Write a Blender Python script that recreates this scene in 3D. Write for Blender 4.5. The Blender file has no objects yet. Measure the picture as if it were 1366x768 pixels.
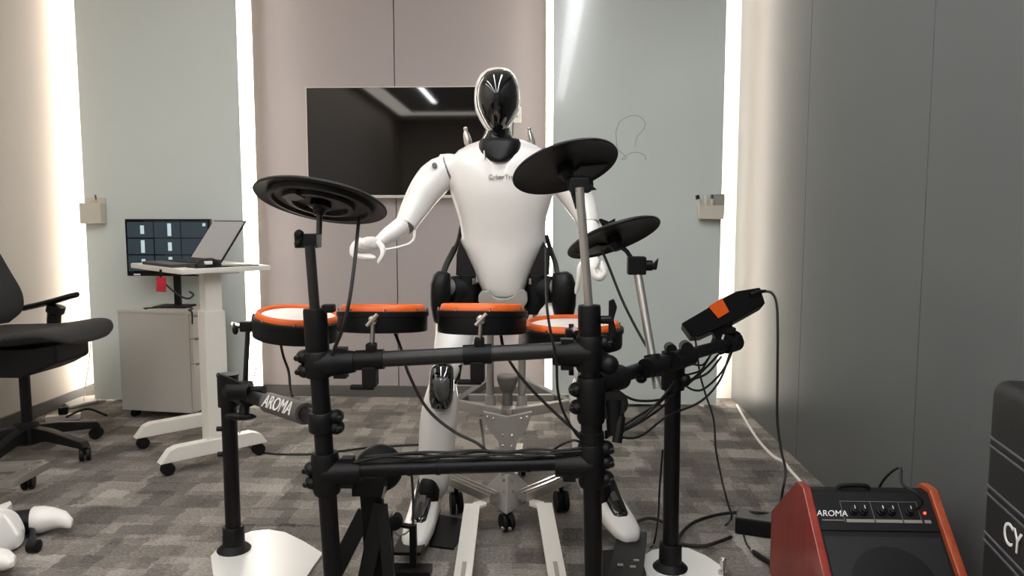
import bpy, bmesh, math, random
from mathutils import Vector as V, Matrix, Euler
random.seed(7)
C = bpy.context.scene.collection
SC = bpy.context.scene

# ------------------------------------------------------------------ camera, light, exposure
CAM_H, F = 1.05, 1000.0
cam_d = bpy.data.cameras.new('camera'); cam = bpy.data.objects.new('camera', cam_d); C.objects.link(cam)
cam_d.sensor_width = 36; cam_d.lens = 36 * F / 1366; cam_d.clip_start = 0.05
cam.location = (0, 0, CAM_H)
ROT = Euler((math.radians(90 - 5.37), math.radians(0.0), math.radians(2.1)))
cam.rotation_euler = ROT
SC.camera = cam
SC.view_settings.view_transform = 'Standard'; SC.view_settings.look = 'None'
SC.view_settings.gamma = 1; SC.view_settings.use_curve_mapping = False
SC.view_settings.exposure = 0.97
w = bpy.data.worlds.new('world'); SC.world = w; w.use_nodes = True
w.node_tree.nodes['Background'].inputs[0].default_value = (0.05, 0.05, 0.05, 1)
LAMP_E, LED_E = 14.0, 8.0

RM = ROT.to_matrix()
def ray(px, py): return RM @ V(((px - 683) / F, -(py - 384) / F, -1))
def P(px, py, Y):                      # point of the place at depth Y
    d = ray(px, py); return V((0, 0, CAM_H)) + d * (Y / d.y)
def G(px, py, z=0.0):                  # point of the place at height z
    d = ray(px, py); return V((0, 0, CAM_H)) + d * ((z - CAM_H) / d.z)
def L(n, Y): return n * Y / F          # length at depth Y

# ------------------------------------------------------------------ materials
def col(h):
    h = h.lstrip('#'); c = [int(h[i:i + 2], 16) / 255 for i in (0, 2, 4)]
    return tuple(x / 12.92 if x <= .04045 else ((x + .055) / 1.055) ** 2.4 for x in c) + (1,)
MATS = {}
def mat(name, h, rough=.5, metal=0, coat=0, var=0.06, scale=40, bump=0, spec=.5):
    m = bpy.data.materials.new(name); m.use_nodes = True; nt = m.node_tree
    b = nt.nodes['Principled BSDF']; c = col(h)
    b.inputs['Roughness'].default_value = rough; b.inputs['Metallic'].default_value = metal
    b.inputs['Coat Weight'].default_value = coat; b.inputs['Specular IOR Level'].default_value = spec
    tc = nt.nodes.new('ShaderNodeTexCoord'); nz = nt.nodes.new('ShaderNodeTexNoise')
    nz.inputs['Scale'].default_value = scale; nz.inputs['Detail'].default_value = 4
    nt.links.new(tc.outputs['Object'], nz.inputs['Vector'])
    mx = nt.nodes.new('ShaderNodeMix'); mx.data_type = 'RGBA'
    mx.inputs[6].default_value = tuple(x * (1 - var) for x in c[:3]) + (1,)
    mx.inputs[7].default_value = tuple(min(1, x * (1 + var)) for x in c[:3]) + (1,)
    nt.links.new(nz.outputs['Fac'], mx.inputs[0]); nt.links.new(mx.outputs[2], b.inputs['Base Color'])
    if bump:
        bp = nt.nodes.new('ShaderNodeBump'); bp.inputs['Strength'].default_value = bump; bp.inputs['Distance'].default_value = .003
        nt.links.new(nz.outputs['Fac'], bp.inputs['Height']); nt.links.new(bp.outputs[0], b.inputs['Normal'])
    MATS[name] = m; return m
def emit(name, h, s):
    m = bpy.data.materials.new(name); m.use_nodes = True; b = m.node_tree.nodes['Principled BSDF']
    b.inputs['Base Color'].default_value = col(h); b.inputs['Emission Color'].default_value = col(h)
    b.inputs['Emission Strength'].default_value = s; MATS[name] = m; return m

mat('mauve', '#b1a7a5', .5, var=.02, scale=3)
mat('wall_cream', '#d9d0c6', .6, var=.02, scale=3)
mat('wall_grey', '#5d6060', .33, var=.03, scale=2)
mat('ceiling_paint', '#d8d6d2', .8, var=.02)
mat('board_glass', '#d8dfda', .16, coat=.2, var=.02, scale=1.5)
mat('skirting', '#5d5a56', .5)
mat('white_shell', '#e9e6e0', .28, coat=.35, var=.015)
mat('white_paint', '#e4e0d6', .4, var=.02)
mat('white_plate', '#e6e6e0', .3, coat=.2, var=.03, scale=8)
mat('cabinet_grey', '#c4bfb6', .5, var=.015)
mat('black_gloss', '#050506', .06, coat=1, var=.02)
mat('black_plastic', '#09090a', .48, var=.15, scale=80, spec=.28)
mat('black_rubber', '#0c0c0c', .6, var=.15, scale=90, spec=.3)
mat('black_metal', '#0a0a0b', .42, var=.1, spec=.3)
mat('tube_grey', '#2c2b2a', .38, metal=.3, var=.06)
mat('dark_fabric', '#141211', .85, var=.25, scale=200, bump=.4)
mat('chair_mesh', '#2c2b2a', .8, var=.2, scale=300, bump=.4)
mat('chair_plastic', '#0c0c0c', .5, var=.1, spec=.35)
mat('chrome', '#c8c6c2', .18, metal=1, var=.03)
mat('aluminium', '#b9b6b0', .38, metal=.85, var=.05, scale=60)
mat('grey_casting', '#a19d96', .45, metal=.1, var=.06)
mat('dark_casting', '#6a6763', .5, metal=.1, var=.06)
mat('orange', '#e5641b', .45, var=.05)
mat('orange_band', '#f0600c', .5, var=.04)
mat('drum_head', '#f3ece4', .5, var=.02)
mat('cable_black', '#100f0f', .5, var=.1)
mat('cable_white', '#e8e4dc', .5, var=.02)
mat('clear_wire', '#bdbab2', .4, var=.02)
mat('knee_glass', '#4b4b4a', .2, coat=.5, var=.1, scale=20)
mat('screen_black', '#030304', .035, var=.02, spec=.6)
mat('silver_frame', '#d2cdc6', .35, metal=.4, var=.02)
mat('red_tag', '#b3172c', .5, var=.1)
mat('cymbal_black', '#0a0a0a', .5, spec=.35, var=.15, scale=60)
mat('cymbal_grey', '#2b2a29', .5, var=.1)
mat('case_black', '#131314', .5, var=.2, scale=300, bump=.25)
mat('groove', '#57565a', .5)
mat('print_white', '#f2f0ec', .5)
mat('print_grey', '#8e8a84', .6)
mat('amp_black', '#0a0a0a', .55, spec=.35, var=.2, scale=200, bump=.2)
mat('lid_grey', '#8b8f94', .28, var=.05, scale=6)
mat('laptop_body', '#4a4a4a', .4, metal=.4)
mat('tray_beige', '#d5cfbf', .5, var=.02)
mat('navy', '#17172c', .4)
mat('marker_ink', '#97a098', .6)
mat('sleeve_grey', '#565350', .5)
mat('hook_steel', '#d0ccc4', .25, metal=.8)
emit('led', '#fff8ee', LED_E); emit('lamp_diffuser', '#fbfcff', LAMP_E)
emit('red_diode', '#ff2a18', 6)

def carpet():
    m = bpy.data.materials.new('carpet'); m.use_nodes = True; nt = m.node_tree; N = nt.nodes.new; K = nt.links.new
    b = nt.nodes['Principled BSDF']; b.inputs['Roughness'].default_value = .95; b.inputs['Specular IOR Level'].default_value = .15
    tc = N('ShaderNodeTexCoord')
    wn = N('ShaderNodeTexNoise'); wn.inputs['Scale'].default_value = 30; wn.inputs['Detail'].default_value = 4; K(tc.outputs['Object'], wn.inputs['Vector'])
    ws = N('ShaderNodeVectorMath'); ws.operation = 'MULTIPLY_ADD'; ws.inputs[1].default_value = (.05, .05, 0); ws.inputs[2].default_value = (-.025, -.025, 0); K(wn.outputs['Color'], ws.inputs[0])
    warp = N('ShaderNodeVectorMath'); warp.operation = 'ADD'; K(tc.outputs['Object'], warp.inputs[0]); K(ws.outputs[0], warp.inputs[1])
    def brick(bw, rh, off, rz=0.0):
        mp = N('ShaderNodeMapping'); mp.inputs['Location'].default_value = (off, off * 1.7, 0); mp.inputs['Rotation'].default_value = (0, 0, rz)
        K(warp.outputs[0], mp.inputs[0])
        v = N('ShaderNodeTexBrick'); v.inputs['Scale'].default_value = 1; v.inputs['Mortar Size'].default_value = 0
        v.inputs['Brick Width'].default_value = bw; v.inputs['Row Height'].default_value = rh; v.offset = .37; v.squash = 1.6; v.squash_frequency = 3
        v.inputs['Color1'].default_value = (0, 0, 0, 1); v.inputs['Color2'].default_value = (1, 1, 1, 1); v.inputs['Bias'].default_value = 0
        K(mp.outputs[0], v.inputs['Vector']); return v.outputs['Color']
    b3 = brick(.07, .15, 2.3)
    a = brick(.12, .13, 10.3); c2 = brick(.15, .08, 4.1)
    nz = N('ShaderNodeTexNoise'); nz.inputs['Scale'].default_value = 110; nz.inputs['Detail'].default_value = 3; K(tc.outputs['Object'], nz.inputs['Vector'])
    mp = N('ShaderNodeMapping'); mp.inputs['Scale'].default_value = (9, 140, 1); K(tc.outputs['Object'], mp.inputs[0])
    st = N('ShaderNodeTexNoise'); st.inputs['Scale'].default_value = 1; K(mp.outputs[0], st.inputs['Vector'])
    def mth(op, x, y):
        n = N('ShaderNodeMath'); n.operation = op
        for i, q in enumerate((x, y)):
            if isinstance(q, float): n.inputs[i].default_value = q
            else: K(q, n.inputs[i])
        return n.outputs[0]
    t = mth('ADD', mth('ADD', mth('ADD', mth('MULTIPLY', a, .34), mth('MULTIPLY', b3, .28)), mth('MULTIPLY', c2, .30)), mth('ADD', mth('MULTIPLY', nz.outputs['Fac'], .75), mth('MULTIPLY', st.outputs['Fac'], .2)))
    t = mth('SUBTRACT', t, .43)
    r = N('ShaderNodeValToRGB'); r.color_ramp.elements[0].color = col('#423f3c'); r.color_ramp.elements[1].color = col('#b0a9a0')
    e = r.color_ramp.elements.new(.5); e.color = col('#78726c')
    K(t, r.inputs[0]); K(r.outputs[0], b.inputs['Base Color'])
    bp = N('ShaderNodeBump'); bp.inputs['Strength'].default_value = .5; bp.inputs['Distance'].default_value = .004
    K(nz.outputs['Fac'], bp.inputs['Height']); K(bp.outputs[0], b.inputs['Normal'])
    MATS['carpet'] = m
carpet()
def wood(name, h1, h2):
    m = bpy.data.materials.new(name); m.use_nodes = True; nt = m.node_tree; N = nt.nodes.new; K = nt.links.new
    b = nt.nodes['Principled BSDF']; b.inputs['Roughness'].default_value = .35; b.inputs['Coat Weight'].default_value = .3
    tc = N('ShaderNodeTexCoord'); mp = N('ShaderNodeMapping'); mp.inputs['Scale'].default_value = (30, 30, 3); K(tc.outputs['Object'], mp.inputs[0])
    n = N('ShaderNodeTexNoise'); n.inputs['Scale'].default_value = 1.5; n.inputs['Detail'].default_value = 6; n.inputs['Distortion'].default_value = .6; K(mp.outputs[0], n.inputs['Vector'])
    r = N('ShaderNodeValToRGB'); r.color_ramp.elements[0].position = .3; r.color_ramp.elements[1].position = .7
    r.color_ramp.elements[0].color = col(h1); r.color_ramp.elements[1].color = col(h2)
    K(n.outputs['Fac'], r.inputs[0]); K(r.outputs[0], b.inputs['Base Color']); MATS[name] = m
wood('cherry', '#7a2216', '#96301f'); wood('cherry_edge', '#9a3f20', '#b8552c')

# ------------------------------------------------------------------ mesh helpers
def frame(d):
    d = d.normalized(); a = V((0, 0, 1)) if abs(d.z) < .9 else V((0, 1, 0))
    x = a.cross(d).normalized(); return x, d.cross(x).normalized(), d
def cat(pts, k=6):                     # Catmull-Rom through points
    if len(pts) < 3: return [V(p) for p in pts]
    p = [2 * V(pts[0]) - V(pts[1])] + [V(q) for q in pts] + [2 * V(pts[-1]) - V(pts[-2])]; o = []
    for i in range(1, len(p) - 2):
        a, b, c, d = p[i - 1:i + 3]
        for j in range(k):
            t = j / k
            o.append(.5 * (2 * b + (c - a) * t + (2 * a - 5 * b + 4 * c - d) * t * t + (3 * b - a - 3 * c + d) * t ** 3))
    o.append(p[-2]); return o
class MB:
    def __init__(s): s.v = []; s.f = []
    def add(s, vs, fs):
        o = len(s.v); s.v += [V(q) for q in vs]; s.f += [tuple(i + o for i in q) for q in fs]; return s
    def box(s, c, size, rot=None):
        c = V(c); h = V(size) / 2; vs = []
        for z in (-1, 1):
            for x, y in ((-1, -1), (1, -1), (1, 1), (-1, 1)):
                q = V((x * h.x, y * h.y, z * h.z)); vs.append(c + (rot @ q if rot else q))
        return s.add(vs, [(3, 2, 1, 0), (4, 5, 6, 7), (0, 1, 5, 4), (1, 2, 6, 5), (2, 3, 7, 6), (3, 0, 4, 7)])
    def bar(s, a, b, wd, ht, up=V((0, 0, 1))):      # rectangular bar a->b
        a = V(a); b = V(b); d = (b - a).normalized(); x = d.cross(up).normalized(); u = x.cross(d)
        vs = [q + x * i * wd / 2 + u * j * ht / 2 for q in (a, b) for i, j in ((-1, -1), (1, -1), (1, 1), (-1, 1))]
        return s.add(vs, [(0, 1, 2, 3), (7, 6, 5, 4), (0, 4, 5, 1), (1, 5, 6, 2), (2, 6, 7, 3), (3, 7, 4, 0)])
    def loft(s, rings, cap=True):
        n = len(rings[0]); vs = [q for r in rings for q in r]; fs = []
        for i in range(len(rings) - 1):
            for j in range(n):
                k = (j + 1) % n; fs.append((i * n + j, i * n + k, (i + 1) * n + k, (i + 1) * n + j))
        if cap: fs.append(tuple(range(n - 1, -1, -1))); fs.append(tuple((len(rings) - 1) * n + j for j in range(n)))
        return s.add(vs, fs)
    def tube(s, pts, r, n=12, cap=True, flat=None):
        pts = [V(p) for p in pts]; m = len(pts); rs = r if isinstance(r, (list, tuple)) else [r] * m
        x = None; rings = []
        for i in range(m):
            d = (pts[min(i + 1, m - 1)] - pts[max(i - 1, 0)]).normalized()
            if x is None: x, y, _ = frame(d)
            else: x = (x - d * x.dot(d)).normalized(); y = d.cross(x)
            rings.append([pts[i] + (x * math.cos(2 * math.pi * j / n) + y * math.sin(2 * math.pi * j / n)) * rs[i] for j in range(n)])
        return s.loft(rings, cap)
    def lathe(s, o, ax, prof, n=32, cap=True):
        x, y, d = frame(V(ax)); o = V(o)
        return s.loft([[o + d * h + (x * math.cos(2 * math.pi * j / n) + y * math.sin(2 * math.pi * j / n)) * max(r, 1e-4) for j in range(n)] for r, h in prof], cap)
    def ball(s, c, r, n=16, m=9):
        c = V(c); r = V(r) if not isinstance(r, (int, float)) else V((r, r, r))
        rings = []
        for i in range(m + 1):
            t = -math.pi / 2 + math.pi * i / m; cr = max(math.cos(t), .01)
            rings.append([c + V((r.x * cr * math.cos(2 * math.pi * j / n), r.y * cr * math.sin(2 * math.pi * j / n), r.z * math.sin(t))) for j in range(n)])
        return s.loft(rings)
    def prism(s, poly, vec):
        n = len(poly); poly = [V(p) for p in poly]; vec = V(vec)
        fs = [tuple(range(n - 1, -1, -1)), tuple(range(n, 2 * n))] + [(j, (j + 1) % n, n + (j + 1) % n, n + j) for j in range(n)]
        return s.add(poly + [p + vec for p in poly], fs)
    def build(s, name, m, parent=None, bevel=0, ang=35, smooth=True, segs=2):
        off = V((0, 0, 0)); q = parent
        while q: off += q.location; q = q.parent
        bm = bmesh.new(); vs = [bm.verts.new(p) for p in s.v]
        for f in s.f:
            try: bm.faces.new([vs[i] for i in f])
            except ValueError: pass
        bmesh.ops.recalc_face_normals(bm, faces=bm.faces)
        if bevel:
            es = [e for e in bm.edges if len(e.link_faces) == 2 and e.calc_face_angle(0) > math.radians(30)]
            bmesh.ops.bevel(bm, geom=es, offset=bevel, segments=segs, affect='EDGES', profile=.5, clamp_overlap=True)
        xs = [v.co for v in bm.verts]
        loc = V((0, 0, 0))
        if not parent:
            loc = V(((min(c.x for c in xs) + max(c.x for c in xs)) / 2, (min(c.y for c in xs) + max(c.y for c in xs)) / 2, min(c.z for c in xs)))
        for v in bm.verts: v.co -= off + loc
        me = bpy.data.meshes.new(name); bm.to_mesh(me); bm.free()
        if smooth:
            for p in me.polygons: p.use_smooth = True
            me.set_sharp_from_angle(angle=math.radians(ang))
        me.materials.append(MATS[m]); o = bpy.data.objects.new(name, me); C.objects.link(o)
        if parent: o.parent = parent
        else: o.location = loc
        if bevel and smooth:
            wn = o.modifiers.new('weighted_normal', 'WEIGHTED_NORMAL'); wn.keep_sharp = True; wn.weight = 80
        return o
def tag(o, label=None, cat_=None, group=None, kind=None):
    if label: o['label'] = label
    if cat_: o['category'] = cat_
    if group: o['group'] = group
    if kind: o['kind'] = kind
    return o
def thing(name, label, cat_, loc, group=None):
    o = bpy.data.objects.new(name, None); C.objects.link(o); o.location = V(loc); o.empty_display_size = .05
    return tag(o, label, cat_, group)
def struct(o): o['kind'] = 'structure'; return o
def text(name, s, size, m, mtx, parent, ext=.0006, label=None, shear=0):
    cu = bpy.data.curves.new(name, 'FONT'); cu.body = s; cu.size = size; cu.extrude = ext; cu.align_x = 'CENTER'; cu.align_y = 'CENTER'; cu.shear = shear
    t = bpy.data.objects.new(name, cu); C.objects.link(t); bpy.context.view_layer.update()
    me = bpy.data.meshes.new_from_object(t.evaluated_get(bpy.context.evaluated_depsgraph_get())); bpy.data.objects.remove(t)
    me.transform(mtx); off = V((0, 0, 0)); q = parent
    while q: off += q.location; q = q.parent
    me.transform(Matrix.Translation(-off)); me.materials.clear(); me.materials.append(MATS[m]); me.name = name
    o = bpy.data.objects.new(name, me); C.objects.link(o); o.parent = parent; return o
def basis(o, x, y):                    # matrix with local x, y axes at o
    x = x.normalized(); z = x.cross(y).normalized(); y = z.cross(x)
    return Matrix(((x.x, y.x, z.x, o.x), (x.y, y.y, z.y, o.y), (x.z, y.z, z.z, o.z), (0, 0, 0, 1)))
def sell(c, ux, uy, rx, ry, n=28, p=2.3):   # superellipse ring
    o = []
    for j in range(n):
        a = 2 * math.pi * j / n; ca, sa = math.cos(a), math.sin(a)
        o.append(c + ux * rx * math.copysign(abs(ca) ** (2 / p), ca) + uy * ry * math.copysign(abs(sa) ** (2 / p), sa))
    return o
X_, Y_, Z_ = V((1, 0, 0)), V((0, 1, 0)), V((0, 0, 1))

# ------------------------------------------------------------------ the room
XL, XR, YB, YF, ZC = -2.66, 1.12, 4.34, -6.0, 2.9
GB = 4.12                                             # front of the glass boards
struct(MB().box(((XL + XR) / 2, (YB + YF) / 2, -.05), (XR - XL + .3, YB - YF + .3, .1)).build('floor', 'carpet', smooth=False))
struct(MB().box(((XL + XR) / 2, (YB + YF) / 2, ZC + .05), (XR - XL + .3, YB - YF + .3, .1)).build('ceiling', 'ceiling_paint', smooth=False))
struct(MB().box((XL - .06, (YB + YF) / 2, ZC / 2), (.12, YB - YF + .2, ZC)).build('wall_left', 'wall_cream', smooth=False))
wr = struct(MB().box((XR + .09, (YB + YF) / 2, ZC / 2), (.12, YB - YF + .2, ZC)).build('wall_right', 'skirting', smooth=False))
struct(MB().box(((XL + XR) / 2, YF - .06, ZC / 2), (XR - XL + .2, .12, ZC)).build('wall_front', 'wall_cream', smooth=False))
wb = struct(MB().box(((XL + XR) / 2, YB + .06, ZC / 2), (XR - XL + .2, .12, ZC)).build('wall_back', 'wall_cream', smooth=False))
# wall panels of the grey side wall
ys = [YB]
for px in (1073, 1233):                               # seam positions along the wall
    d = ray(px, 300); ys.append(d.y / d.x * XR)
while ys[-1] > YF: ys.append(ys[-1] - 1.0)
ys[-1] = YF
for a, b in zip(ys, ys[1:]):
    MB().box((XR + .015, (a + b) / 2, ZC / 2), (.03, a - b - .003, ZC - .004)).build('wall_panel', 'wall_grey', wr, bevel=.002)
# mauve panels of the back wall
xa, xs, xb = P(342, 300, 4.31).x, P(529, 300, 4.31).x, P(727, 300, 4.31).x
for a, b in ((xa, xs), (xs, xb)):
    MB().box(((a + b) / 2, YB - .015, ZC / 2 + .03), (b - a - .005, .03, ZC - .07)).build('wall_panel', 'mauve', wb, bevel=.002)
struct(MB().box(((xa + xb) / 2, YB - .02, .0325), (xb - xa, .045, .065)).build('baseboard_back', 'skirting', bevel=.003))
struct(MB().box((XL + .008, (YB + YF) / 2, .0325), (.016, YB - YF, .065)).build('baseboard_left', 'skirting', bevel=.003))
struct(MB().box((XL + .12, YB - .008, .0325), (.22, .016, .065)).build('trim_1', 'skirting', bevel=.003))

# glass writing boards standing off the back wall
def board(x0, x1, label):
    t = thing('glass_board', label, 'board', ((x0 + x1) / 2, GB, 0))
    MB().box(((x0 + x1) / 2, GB + .006, ZC / 2 + .005), (x1 - x0, .012, ZC - .02)).build('glass_sheet', 'board_glass', t, bevel=.002)
    MB().box(((x0 + x1) / 2, GB + .05, ZC / 2 + .005), (x1 - x0 - .14, .07, ZC - .02)).build('backing_frame', 'white_paint', t)
    return t
bl = board(P(113.5, 290, GB).x, P(324, 290, GB).x, 'tall pale green glass board behind the laptop table and cabinet')
br = board(P(737, 290, GB).x, P(962, 290, GB).x, 'tall pale green glass board with faint scribble beside the grey wall')
sc = MB()
for pts in ([(826, 163), (836, 156), (850, 154), (860, 162), (859, 172), (850, 182), (847, 196)], [(822, 183), (824, 198), (836, 210), (829, 212), (845, 203), (860, 207), (861, 214)], [(826, 163), (822, 175), (822, 185)]):
    sc.tube(cat([P(x, y, GB - .0005) for x, y in pts], 5), .0016, 6)
sc.build('marker_scribble', 'marker_ink', br)
# vertical light strips
def led(x0, x1, y, label):
    t = thing('led_strip', label, 'light strip', ((x0 + x1) / 2, y, 0))
    MB().box(((x0 + x1) / 2, y + .012, ZC / 2), (x1 - x0, .012, ZC - .02)).build('channel', 'white_paint', t)
    MB().box(((x0 + x1) / 2, y, ZC / 2), (x1 - x0 - .002, .012, ZC - .02)).build('diffuser', 'led', t)
led(P(324, 290, GB).x - .03, P(343, 290, 4.2).x, 4.2, 'vertical light strip between mauve wall and the glass board behind the laptop table')
led(P(728, 290, GB).x, P(737, 290, GB).x + .03, 4.2, 'vertical light strip between mauve wall and the scribbled glass board')
def edge_led(x, label):               # profile mounted behind the edge of a glass board
    t = thing('led_strip', label, 'light strip', (x, GB + .09, 0))
    MB().box((x, GB + .05, ZC / 2), (.04, .06, ZC - .02)).build('channel', 'white_paint', t)
    MB().box((x, GB + .105, ZC / 2), (.04, .05, ZC - .02)).build('diffuser', 'led', t)
edge_led(P(113.5, 290, GB).x + .03, 'vertical light strip in corner of cream wall beside the office chair')
edge_led(P(962, 290, GB).x - .03, 'vertical light strip in the corner next to grey panelled wall')
# linear ceiling lamps
def lamp(x, y0, y1, wd, label):
    t = thing('ceiling_light', label, 'ceiling light', (x, (y0 + y1) / 2, ZC - .06), 'long ceiling lights')
    MB().box((x, (y0 + y1) / 2, ZC - .03), (wd + .03, y1 - y0, .06)).build('housing', 'white_paint', t, bevel=.003)
    MB().box((x, (y0 + y1) / 2, ZC - .064), (wd, y1 - y0 - .03, .008)).build('diffuser', 'lamp_diffuser', t)
lamp(-1.65, -3.4, 2.6, .07, 'narrow ceiling light running parallel to the cream wall')
lamp(-.55, -3.4, 2.6, .07, 'narrow ceiling light running above the humanoid robot')
lamp(.3, -3.4, 2.6, .13, 'widest ceiling light running parallel to the grey wall')
emit('cove_glow', '#fff6ec', 2.2)
for x0, x1, y0, y1, lb in ((-2.5, -2.22, -5.0, 2.6, 'softly lit ceiling cove along the cream wall'), (-2.22, .9, -5.0, -4.65, 'softly lit ceiling cove across the room end')):
    t = thing('cove_light', lb, 'ceiling light', ((x0 + x1) / 2, (y0 + y1) / 2, ZC - .04))
    MB().box(((x0 + x1) / 2, (y0 + y1) / 2, ZC - .015), (x1 - x0, y1 - y0, .03)).build('housing', 'white_paint', t)
    MB().box(((x0 + x1) / 2, (y0 + y1) / 2, ZC - .034), (x1 - x0 - .02, y1 - y0 - .02, .008)).build('diffuser', 'cove_glow', t)

# ------------------------------------------------------------------ television, wall plate, trays
ty = YB - .059
def tv():
    a, b = P(409, 117, ty), P(672, 264, ty); cx = (a.x + b.x) / 2; z0, z1 = b.z, a.z; wd = b.x - a.x
    t = thing('television', 'large black flat television in thin silver frame on mauve wall', 'television', (cx, ty, z0))
    MB().box((cx, ty + .005, (z0 + z1) / 2), (wd, .045, z1 - z0)).build('cabinet', 'silver_frame', t, bevel=.004)
    MB().box((cx, ty - .019, (z0 + z1) / 2 + .006), (wd - .012, .006, z1 - z0 - .022)).build('screen', 'screen_black', t)
    f = MB()
    for x0, x1, za, zb in ((cx - wd / 2, cx + wd / 2, z1 - .006, z1), (cx - wd / 2, cx + wd / 2, z0, z0 + .016), (cx - wd / 2, cx - wd / 2 + .006, z0, z1), (cx + wd / 2 - .006, cx + wd / 2, z0, z1)):
        f.box(((x0 + x1) / 2, ty - .021, (za + zb) / 2), (x1 - x0, .012, zb - za))
    f.build('bezel', 'silver_frame', t, bevel=.002)
tv()
c = P(689, 153, YB - .034)
t = thing('wall_plate', 'small white socket plate with black plug on mauve wall', 'socket', (c.x, c.y, c.z - .045))
MB().box(c, (.055, .008, .09)).build('plate', 'white_paint', t, bevel=.003)
MB().box(c + V((-.004, -.012, 0)), (.02, .02, .03)).build('plug', 'black_plastic', t, bevel=.004)
tag(MB().tube(cat([c + V((-.004, -.022, 0)), c + V((-.014, -.035, -.03)), c + V((-.02, -.03, -.09)), c + V((-.02, -.02, -.3))], 5), .003, 8).build('power_lead', 'cable_black'), 'thin black lead hanging from wall plate behind the robot', 'cable')

def tray(x0, x1, y0, y1, label, pens):
    a, b = P(x0, y0, GB), P(x1, y1, GB); cx = (a.x + b.x) / 2; wd = b.x - a.x; ht = a.z - b.z
    t = thing('marker_tray', label, 'marker tray', (cx, GB - .03, b.z))
    yc = GB - .03
    MB().box((cx, yc - .027, (a.z + b.z) / 2), (wd, .005, ht)).build('front_panel', 'tray_beige', t, bevel=.0015)
    MB().box((cx, yc + .026, (a.z + b.z) / 2 + .015), (wd, .005, ht + .03)).build('back_panel', 'tray_beige', t, bevel=.0015)
    MB().box((cx, yc, b.z + .003), (wd - .002, .05, .005)).build('base', 'tray_beige', t)
    for s in (-1, 1): MB().box((cx + s * (wd / 2 - .0025), yc, (a.z + b.z) / 2), (.005, .05, ht)).build('side_panel', 'tray_beige', t, bevel=.0015)
    return t, cx, yc, a.z, b.z
_, cx, yc, zt, zb = tray(114, 143, 271, 298, 'cream marker tray on glass board above the laptop table', 1)
t = thing('marker_pen', 'thin dark pen standing in tray above the laptop table', 'pen', (cx + .03, yc, zb + .006))
MB().tube([(cx + .035, yc, zb + .012), (cx + .02, yc, zt + .02)], .004, 10).build('barrel', 'tray_beige', t)
MB().tube([(cx + .02, yc, zt + .02), (cx + .017, yc, zt + .045)], .0045, 10).build('cap', 'skirting', t)
_, cx, yc, zt, zb = tray(931, 962, 274, 292, 'cream marker tray on glass board beside the grey wall', 3)
for dx, tl, hh, cm, lb, r in ((-.055, -.02, .055, 'navy', 'white marker with dark blue cap leaning out of tray', .009), (-.028, 0, .055, 'white_paint', 'white marker standing upright in tray next to blue capped marker', .008), (.002, .004, .058, 'white_paint', 'white marker standing in tray beside grey eraser', .007)):
    t = thing('marker_pen', lb, 'pen', (cx + dx, yc, zb + .006))
    MB().tube([(cx + dx, yc, zb + .008), (cx + dx + tl * .7, yc, zt + hh * .65)], r, 12).build('barrel', 'white_paint', t)
    MB().tube([(cx + dx + tl * .7, yc, zt + hh * .6), (cx + dx + tl, yc, zt + hh)], r * 1.15, 12).build('cap', cm if cm == 'navy' else 'skirting' if r < .008 else 'white_paint', t)
tag(MB().box((cx + .045, yc, zt + .005), (.05, .025, .11)).build('board_eraser', 'grey_casting', bevel=.004), 'grey board eraser standing in tray beside the grey wall', 'eraser')

# ------------------------------------------------------------------ small rolling laptop table
tc_ = V((-1.42, 2.92, 0)); tu = V((-.733, .68, 0)).normalized(); tv_ = V((.68, .733, 0)).normalized(); TZ = .845
def TP(u, v, z=TZ): return tc_ + tu * u + tv_ * v + Z_ * z
def caster(c_, r, ax, parent, mt='black_rubber', wd=.02, stem=None):
    """twin wheel caster with fork, c_ = ground point"""
    c_ = V((c_.x, c_.y, 0)); ax = ax.normalized()
    m = MB()
    for s in (-1, 1):
        m.lathe(c_ + Z_ * r + ax * s * wd * .55 - ax * wd * .35, ax, [(r * .55, 0), (r * .93, 0), (r, wd * .15), (r, wd * .55), (r * .93, wd * .7), (r * .55, wd * .7)], 20)
    wheel = m.build('caster', mt, parent)
    top = stem if stem else r * 2 + .012
    f = MB().tube([c_ + Z_ * r * 1.2, c_ + Z_ * top], .008, 10)
    q = ax.cross(Z_)
    f.prism([c_ + Z_ * (r * .8) - ax * wd * .12 - q * r * .5, c_ + Z_ * (r * 1.9) - ax * wd * .12 - q * r * .75, c_ + Z_ * (r * 2.15) - ax * wd * .12, c_ + Z_ * (r * 1.7) - ax * wd * .12 + q * r * .8, c_ + Z_ * r - ax * wd * .12 + q * r * .4], ax * wd * .24)
    f.build('caster_fork', 'black_plastic', wheel)
t = thing('laptop_table', 'white rolling laptop table with square column and angled feet', 'table', TP(.2, .2, 0))
MB().prism([TP(0, 0, TZ - .022), TP(.58, 0, TZ - .022), TP(.58, .38, TZ - .022), TP(0, .38, TZ - .022)], (0, 0, .022)).build('tabletop', 'white_paint', t, bevel=.004)
cc = P(284, 470, 3.1); cc = V((cc.x, cc.y, 0)); rotc = Matrix((tv_, tu, Z_)).transposed()
MB().box(cc + Z_ * .36, (.09, .075, .60), rotc).build('column', 'white_paint', t, bevel=.005)
MB().box(cc + Z_ * .735, (.072, .06, .20), rotc).build('lift_tube', 'white_paint', t, bevel=.004)
MB().box(TP(.19, .19, TZ - .028), (.16, .24, .012), rotc).build('tabletop_bracket', 'white_paint', t, bevel=.003)
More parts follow.
